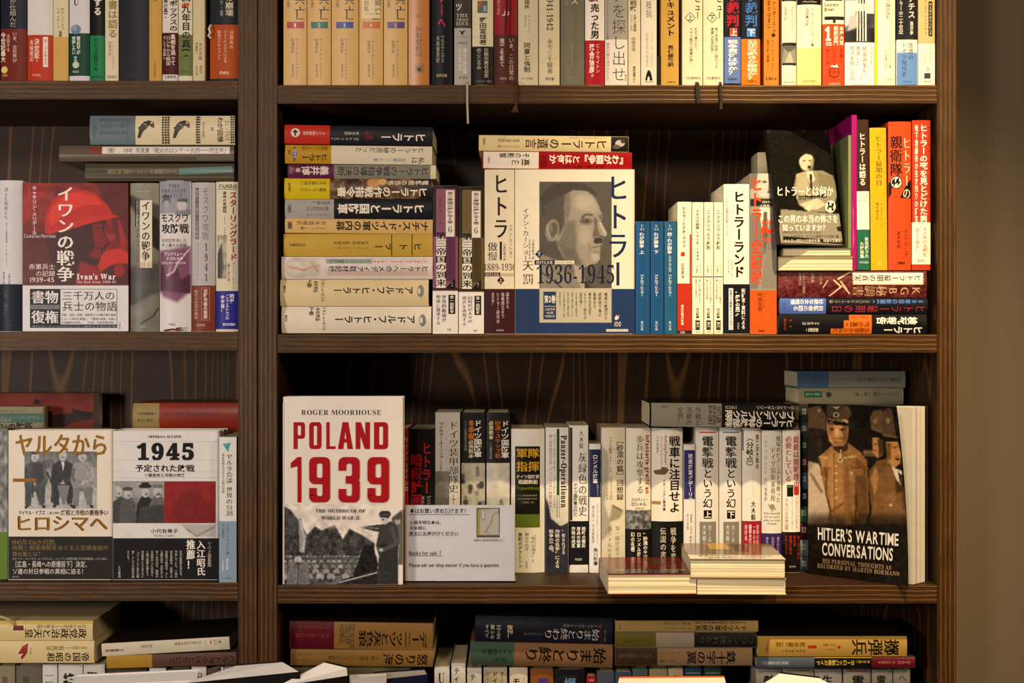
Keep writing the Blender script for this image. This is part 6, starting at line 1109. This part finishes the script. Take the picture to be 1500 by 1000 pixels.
# page-edge books lying on the front of the shelf
gz = 'books lying with their page edges over the shelf front'
def cov_top(base, sc_):
    return [('R',0,0,1,1,base),('R',.0,.74,1,1,'cfc6b4' if sc_ else '2a1614'),('R',.28,.0,.5,.4,'b88a20' if sc_ else '6a1a1c'),('R',.55,.05,.7,.5,'4a2c12'),('h','著者の戦史シリーズ既刊好評',.1,.76,.9,.84,'4a3c38' if sc_ else 'c8bcae'),('h','定価本体一八〇〇円',.2,.88,.8,.95,'4a3c38' if sc_ else 'd8ccbe')]  # base and patches paint reflected books into the cover; front strip is print
zsh = SH_M['r3']+.0004
fore(890, 840, 1021.5, 872, '7a1c1c', 'cream page-edged book with a dark red glossy top, lying left on the shelf front', -.075, .145, 1.2, cov_top('5a1416', False), gz, zbase=zsh)
z2 = ztop(847, -.075)
fore(1020.5, 847, 1151.5, 872, 'd8c8a0', 'cream page-edged book lying beneath the glossy-topped one on the shelf front', -.075, .145, -1.5, (), gz, zbase=zsh)
fore(1011, 819, 1150.5, 846.6, '7a5a20', 'cream page-edged book with glossy reflection-painted top, upper of two on the shelf front', -.078, .150, -2.0, cov_top('6a4c24', True), gz, zbase=z2+.0004)
# ================================================================ lowest shelf in view, left bookcase
row(group='books on the lowest shelf in view of the left bookcase', shelf=None)
ly = dict(lying=True)
book(-75, 971.5-33, 138, 971, 'd8c48e', 'cream volume with a small red emblem, lying lower at the left of the lowest shelf',
     [('l','帝国の昭和',68,955,131,969,'1d1812',1,'m'),('l','日本の歴史23',96,946,128,951,'3a3020'),('l','有馬学',66,945,94,953,'3a3020'),('P',[(26,958),(33,946),(41,942),(40,956),(32,966)],'8a2c24'),('P',[(25,958),(32,966),(30,962),(34,957)],'d8ccb0'),('v','月報',44,948,46,958,'5a4c30')], yf=.03, dep=.15, **ly)
book(-77, 909, 136, 938, 'd8c48e', 'cream volume with a slipped yellow jacket edge, lying upper left on the lowest shelf',
     [('R',-75,909.3,136,914,'c8a84c'),('l','政党政治と天皇',36,920,127,935,'1d1812',1,'m'),('l','日本の歴史22伊藤之雄',54,914.5,126,920,'3a3020'),('P',[(20,916),(34,916),(35,923),(19,923)],'6a2824')], yf=.03, dep=.15, **ly)
strip('ribbon_bookmark', [pt(-5,902,.026),pt(5,904,.024),pt(14,908,.024),pt(21,916,.028)], .003, 'b8a878', [o for o in COL.objects if o.name.startswith('book') and o.type == 'EMPTY'][-1])
book(149, 937, 337, 956, 'cfc6ae', 'off-white paperback lying slightly tilted above the mustard-ended book',
     [('l','文藝春秋',154,946,182,950,'2a261e',1),('l','岡田啓',207,942,224,947,'3a4a2c'),('l','内大臣の太平洋戦争',256,941,296,946,'2a261e'),('l','木戸幸一',298,940,326,948,'2a261e',0,'m')], yf=.035, dep=.14, shade_topcol='241c16', roll=-3.2, **ly)
book(156, 957.5, 347, 976, '5e4138', 'brown book with a mustard end band lying tilted at the divider',
     [('l','バルト海のほとりにて',247,961,345,974,'1c1412',0,'m')], yf=.035, dep=.14, roll=-1.7, band=[(156,223,'a8812c')], **ly)
row(shelf=ztop(1222)+.005, yf=.045, dep=.13, group='upright books of the lowest shelf whose tops only are seen, left bookcase')
for x0, x1, yt, cl, it, lb in ((-5,21.5,974.5,'8a8068',[('v','重重',2,990,12,1012,'2a2620')],'grey-tan upright book at the very left of the lowest shelf'),(22.5,60.5,974.5,'6a6254',[('v','重臣',32,990,44,1014,'2a2620')],'darker grey-brown upright book, second from left of the lowest shelf'),(61.5,83.5,973,'d6d2ce',[('v','一死大罪',64,982,79,1040,'1c1a1a',0,'m')],'white upright book with large serif title on the lowest shelf'),
     (84.5,120.5,973,'cfccc8',[('v','終戦日記',92,985,110,1055,'141212',3,'g')],'white upright book with heavy black title on the lowest shelf'),(121.5,153,973,'c8c4be',[('v','聖断昭和',127,983,143,1050,'1c1a1a',2,'m')],'off-white upright book under the tilted off-white paperback'),
     (155,214,978,'4a3c30',[],'plain brown upright book hidden under the mustard-ended book'),(218,243,978,'d0ccc6',[('v','終戦',224,983,240,1020,'141212',3)],'white upright book peeking over the loose sheets with a black title'),(246,278,979,'3a342e',[],'dark upright book between two white ones near the divider'),
     (280,302,976,'d4d0ca',[('v','日本敗戦',284,984,298,1040,'2a2624')],'white upright book beneath the brown lying book'),(303,322,979,'5c4838',[],'thin brown upright book near the divider on the lowest shelf'),(323,346,977,'cfcac4',[('R',327,977,344,990,'141414'),('h','満州',328,978,343,988,'e8e4dc',2)],'white upright book with a black title block next to the divider')):
    book(x0, yt, x1, None, cl, lb, it)

# lowest shelf, right bookcase
row(group='books lying flat on the lowest shelf in view of the right bookcase')
book(423.5, 910.5, 634, 951, '8a6430', 'ochre book with a wine-red end band and brushy black title on the lowest shelf',
     [('l','デーニッツと灰色狼',525,922,625,948,'18130c',1,'m'),('r','DIE WOLFE',512,914,519,950,'2a3034'),('r','UND DER',505,914,512,944,'2a3034'),('r','ADMIRAL',497,914,504,944,'2a3034'),('l','戦い続けた人間たちの記念碑',432,928,482,935,'8a3c34'),('l','ヴォルフガング・フランク',436,917,482,922,'8a3c34')], yf=.03, dep=.15, roll=.9, shade_topcol='1f1812', hard=True, band=[(424,489,'55101c')], **ly)
book(425, 951.6, 634, 975.5, '7c5c2c', 'ochre-brown book lying under the wine-banded one with a short black title',
     [('l','怒りの海',560,956,627,974,'18130c',1,'m'),('l','大戦・戦艦テルピッツを追撃',480,960,555,967,'3a2c18'),('l','ダドリ・ポープ　内藤一郎訳',432,966,476,970,'4a3820'),('l','ハヤカワ文庫',436,957,460,961,'4a3820')], yf=.03, dep=.15, roll=.6, **ly)
book(428, 976, 600, 990, '5c5a34', 'olive book lying lowest beneath the two ochre books', yf=.04, dep=.14, **ly)
book(695, 904, 897, 944.5, '1a1b26', 'black-navy book with white title lying over the tan and green one',
     [('l','始まりと終わり',797,919,878,938,'bcb4a8',0,'m'),('l','アドルフ・ガランド自伝',824,913,880,918,'8a8478'),('l','フランツ・クロウスキー著',768,926,795,931,'6a665c'),('R',879.5,906,880.8,944,'5a1c24'),('v','学研',884,920,888,940,'6a665c'),
      ('v','復刊！',742,916,751,936,'c8b884',1),('v','WW2空の',727,916,733,938,'c8c0b0'),('v','戦いの',718,916,724,938,'c8c0b0'),('v','すべて',710,916,716,936,'c8c0b0')], yf=.035, dep=.15, roll=1.2, sag=.3, **ly)
book(688, 941.5, 897.5, 976.5, '7c5a3c', 'tan glossy book with a green end section and brush title lying below the black-navy one',
     [('R',689,941,753,976,'3c4f44'),('l','始まりと終り',768,947,888,971,'1c140e',1,'m'),('l','ドイツ空軍の',706,951,750,961,'1c241e',1),('l','栄光',722,963,742,971,'1c241e')], yf=.035, dep=.15, roll=1.2, rough=.15, sag=.3, **ly)
book(901, 908.5, 1111, 925, 'a08650', 'thin tan book, topmost of three lying under the page-edged books',
     [('l','ドイツ空軍の終焉',1018,915,1094,924,'17130c',1,'m'),('l','西部戦線と空軍指揮官の記録',1018,909.5,1094,913.5,'3a3018'),('l','ヴェルナー・ギルビヒ',972,918,1012,922,'3a3018'),('l','岡部いさく訳',972,911,1012,915,'3a3018'),('v','大日本絵画',907,912,909,922,'3a3018')], shade_topcol='241d14', yf=.03, dep=.14, **ly)
book(901, 926, 1108, 948.4, '918472', 'book with olive left end and black right end, middle of the three lying',
     [('R',901.5,926.5,961,948,'5e5420'),('R',1017,926.5,1108,948,'1d1a1a'),('l','フランス敗れたり',1023,931,1105,944,'4c463e',0,'m'),('l','アンドレ・モーロワ',912,935,955,942,'2c280c')], yf=.03, dep=.14, sag=.25, **ly)
book(901, 949, 1102.5, 975, '8a6e50', 'brown jacketed book titled in black, lowest of the three lying',
     [('R',901.5,949.5,963,974.5,'3c2c20'),('l','鉄十字の翼',1006,953,1078,973,'17110c',1,'m'),('l','ドイツ空軍',966,966,988,970,'2c2014'),('l','1935-1945',966,954,998,958,'2c2014'),('l','ヤコブソン空軍の生涯',906,956,955,964,'6a5844')], yf=.03, dep=.14, sag=.25, rough=.2, **ly)
book(1110, 931, 1329, 961.4, 'ab8640', 'golden-tan book with bold brush title lying right on the lowest shelf',
     [('l','擲弾兵',1247,936,1318,960,'17120a',1,'m'),('E',1229,947.5,2.2,2.2,'a02018'),('E',1194,947,2.4,2.4,'a02018'),('E',1190,947,2.4,2.4,'a02018'),('E',1186,947,2.4,2.4,'a02018'),('l','パンツァー',1210,949,1224,953,'3a2c14'),('l','マイヤー戦記',1206,942,1225,946,'3a2c14'),('l','クルト・マイヤー',1145,950,1180,956,'2c2210'),('l','松谷健二訳',1136,940,1180,947,'2c2210'),('v','フジ出版社',1122,936,1125,956,'4a3a18')], shade_topcol='1c1610', yf=.025, dep=.14, **ly)
book(1108, 962, 1341, 978.6, '3c4044', 'multicoloured glossy book lying beneath the golden-tan one',
     [('R',1109,962.4,1193,978,'4c5460'),('R',1116,968,1156,974,'6a7480'),('l','東条・丙・選集三',1120,969,1154,973,'a8b0b8'),('R',1193,962.4,1277,978,'141414'),('R',1193,962.4,1277,963.4,'b89c2c'),('l','新・空の戦い',1254,967,1274,971,'c8b040'),('l','ヨーロッパ戦鳴ガイド',1196,966,1252,975,'c8b040',1),('R',1277,962.4,1341,978,'5c141c'),('l','OPSDAM IN EUROPE',1286,967,1334,973,'b88a84')], yf=.025, dep=.14, rough=.15, sag=.25, **ly)
row(shelf=ztop(1222), yf=.045, dep=.13, group='upright books of the lowest shelf whose tops only are seen, right bookcase')
for x0, x1, yt, cl, it, lb in ((636,658.5,975.5,'cfcac2',[('h','U',641,985,652,1000,'2a2624',0,'s')],'white upright book with a large serif capital on the lowest shelf'),(661,682,971,'d2cdc6',[('v','ティー',665,977,673,1010,'141212',1)],'white upright book with bold katakana, taller of the two alike'),(684,705.5,978,'d2cdc6',[('v','ティーガ',688,986,697,1030,'141212',1)],'white upright book with bold katakana, lower of the two alike'),
     (708,743,977.5,'b0a78c',[('v','ドイツ',721,983,729,1010,'1c1a14',1),('v','フィン・',712,983,717,1010,'3a362c'),('v','第2次',733,983,738,1006,'3a362c')],'greenish-cream upright book below the tan and green lying one'),(746,773,977.5,'c8bca4',[('h','モ',751,992,762,1003,'141210',3),('v','B',766,991,769,997,'3a342a')],'cream upright book with very heavy katakana'),
     (776.5,811,979,'7c4a24',[('v','戦艦',788,992,804,1020,'2c2c7c',2)],'orange-brown upright book with a blue title on the lowest shelf'),(812,857.5,980.5,'1b1c1c',[('v','爆撃',826,992,844,1030,'4878a0',2)],'black upright book with a pale blue title on the lowest shelf'),(859,873.5,990,'9a2028',[('h','W',862,994,871,998,'d8c8c0')],'small red upright book, shortest on the lowest shelf'),(874.3,900,983.5,'4c5662',[],'blue-grey upright book with scuffed top right of the small red one'),
     (901,925.5,984,'3c4a60',[],'dark blue upright book under the leftmost end of the lying three'),(926.5,949,979,'4e5c5c',[],'grey-green upright book behind the pink-white cover'),(951,978,979.5,'8f8368',[],'tan upright book behind the pink-white cover'),(979,1001,978.5,'a89a78',[('v','冬の戦争',984,988,994,1020,'2c261c')],'cream upright book with a small dark title, left of the teal one'),
     (1003,1028,977,'23404a',[('R',1006,985,1025,986,'8aa0a8'),('h','ナチス',1008,991,1023,998,'6a8890')],'teal-navy upright book with a thin white rule'),(1031,1057,977,'1f3c30',[('R',1034,985,1054,986,'7a9488')],'dark green upright book with a thin pale rule'),
     (1107.5,1146,979.5,'ada696',[('v','敵戦車',1118,988,1136,1040,'141210',2)],'cream upright book, first of the row below the multicoloured lying one'),(1147,1193,979.5,'b4ad9a',[('v','電撃',1162,988,1180,1030,'141210',2),('R',1152,981,1186,982.3,'8a2c24')],'wide cream upright book with a red top rule'),(1194,1234,980,'b0aa9c',[('v','生還者',1204,988,1220,1040,'141210',1)],'cream upright book, third of the row below the multicoloured lying one'),
     (1236,1276,980.5,'aca694',[('v','電撃作戦',1248,988,1266,1060,'141210',2),('R',1240,981.6,1272,983,'8a2c24')],'cream upright book with bold character and red rule, fourth of its row'),(1277.5,1308,981,'a8a290',[('v','電光',1284,988,1298,1020,'141210',1)],'cream upright book, fifth of its row near the right end'),(1309,1334,981,'a09a88',[('v','ヘルマン',1316,986,1328,1040,'1c1a16',0)],'grey-cream upright book at the right end of its row')):
    book(x0, yt, x1, None, cl, lb, it)
# books standing further to the front, their tops rising into the frame
def slab(pts, y, thick, col, label, name='book', cat='book', cov_='2a2624', items=(), grp=None, wdt=.12):
    """a book leaning forward in front of the shelf: outline of its upper page edge and covers, built as a tilted block"""
    root = empty(name, Matrix.Translation((wx(pts[0][0], y), y, ztop(1060, y))), label, cat, grp)
    O_ = root.matrix_world.translation
    top = [Vector(pt(a, b, y+dy)) for a, b, dy in pts]
    V = [p-O_ for p in top]+[Vector((p.x, p.y-.012, ztop(1062, y)))-O_ for p in top]
    n = len(top); F = [tuple(range(n))[::-1], tuple(range(n, 2*n))]+[(i, (i+1) % n, n+(i+1) % n, n+i) for i in range(n)]
    o = mesh_obj('pages', V, F, [mat(col, .7)], root); bm = bmesh.new(); bm.from_mesh(o.data); bmesh.ops.recalc_face_normals(bm, faces=bm.faces[:]); bm.to_mesh(o.data); bm.free()
    return root
gf = 'books on display in front of the lowest shelf'
def display(corners, th, label, cov_, page, items=()):
    """open-standing display book; corners (px,py,y): front-left, front-right, back-right, back-left of its top; covers wrap the page block"""
    corners = [(q[0], q[1], -.07+(q[2]+.07)*.35) for q in corners]
    a, b, c_, d = [Vector(pt(*q)) for q in corners]; zb_ = ztop(1090, 0)
    root = empty('book', Matrix.Translation(((a+b)/2).to_tuple()[:2]+(zb_,)), label, 'book', gf); O_ = root.matrix_world.translation
    def prism(nm, q, dz, mt):
        V = [p-O_ for p in q]+[Vector((p.x, p.y, zb_+dz))-O_ for p in q]
        F = [(0,1,2,3),(7,6,5,4),(0,4,5,1),(1,5,6,2),(2,6,7,3),(3,7,4,0)]
        o = mesh_obj(nm, V, F, [mt], root); bm = bmesh.new(); bm.from_mesh(o.data); bmesh.ops.recalc_face_normals(bm, faces=bm.faces[:]); bm.to_mesh(o.data); bm.free()
    f = (a-d).normalized()*.0014; up = Vector((0, 0, .0015))
    prism('pages', [a, b, c_, d], .002, mat(page, .75))
    prism('front_cover', [a+f+up, b+f+up, b+up, a+up], 0, mat(cov_, .3))
    prism('back_cover', [d+up, c_+up, c_-f+up, d-f+up], 0, mat(cov_, .3))
    return root
display([(108,1004,-.09),(288,996,-.085),(291,982,-.02),(112,990,-.02)], .01, 'white display book at the bottom edge below the tilted paperback', 'e8e4e0', 'f2eeea')
display([(262,1003,-.12),(440,985,-.10),(414,969.5,-.03),(345,975,-.02)], .01, 'wide white page block at the bottom edge in front of the divider', '1a1816', 'f4f0ec')
display([(400,1008,-.14),(509,991,-.12),(508,978,-.05),(475,970,-.04)], .01, 'white page block with black cover rising beside the divider at the bottom edge', '141214', 'f4f0ec')
display([(512,996,-.10),(566,992,-.10),(566,988,-.06),(512,990,-.06)], .01, 'pale grey slim book between the white page block and the black-blue cover', 'b8b4b0', 'cfcac4')
display([(563,996,-.08),(626,989,-.08),(622,981,-.02),(548,986,-.02)], .01, 'black and navy display book below the ochre books', '14162c', '9a9690')
display([(905,1003,-.09),(1064,1003,-.09),(1061,992,-.03),(907,993,-.03)], .01, 'pinkish white display book with orange right edge at the bottom', 'c8581c', 'ecd8cc')
display([(1115,1003,-.10),(1234,1010,-.10),(1200,993,-.05),(1142,986,-.03)], .01, 'white and black magazine at the bottom edge below the cream row', '141414', 'dcdad4')
bpy.data.objects.remove(GO); bpy.data.scenes.remove(GS)
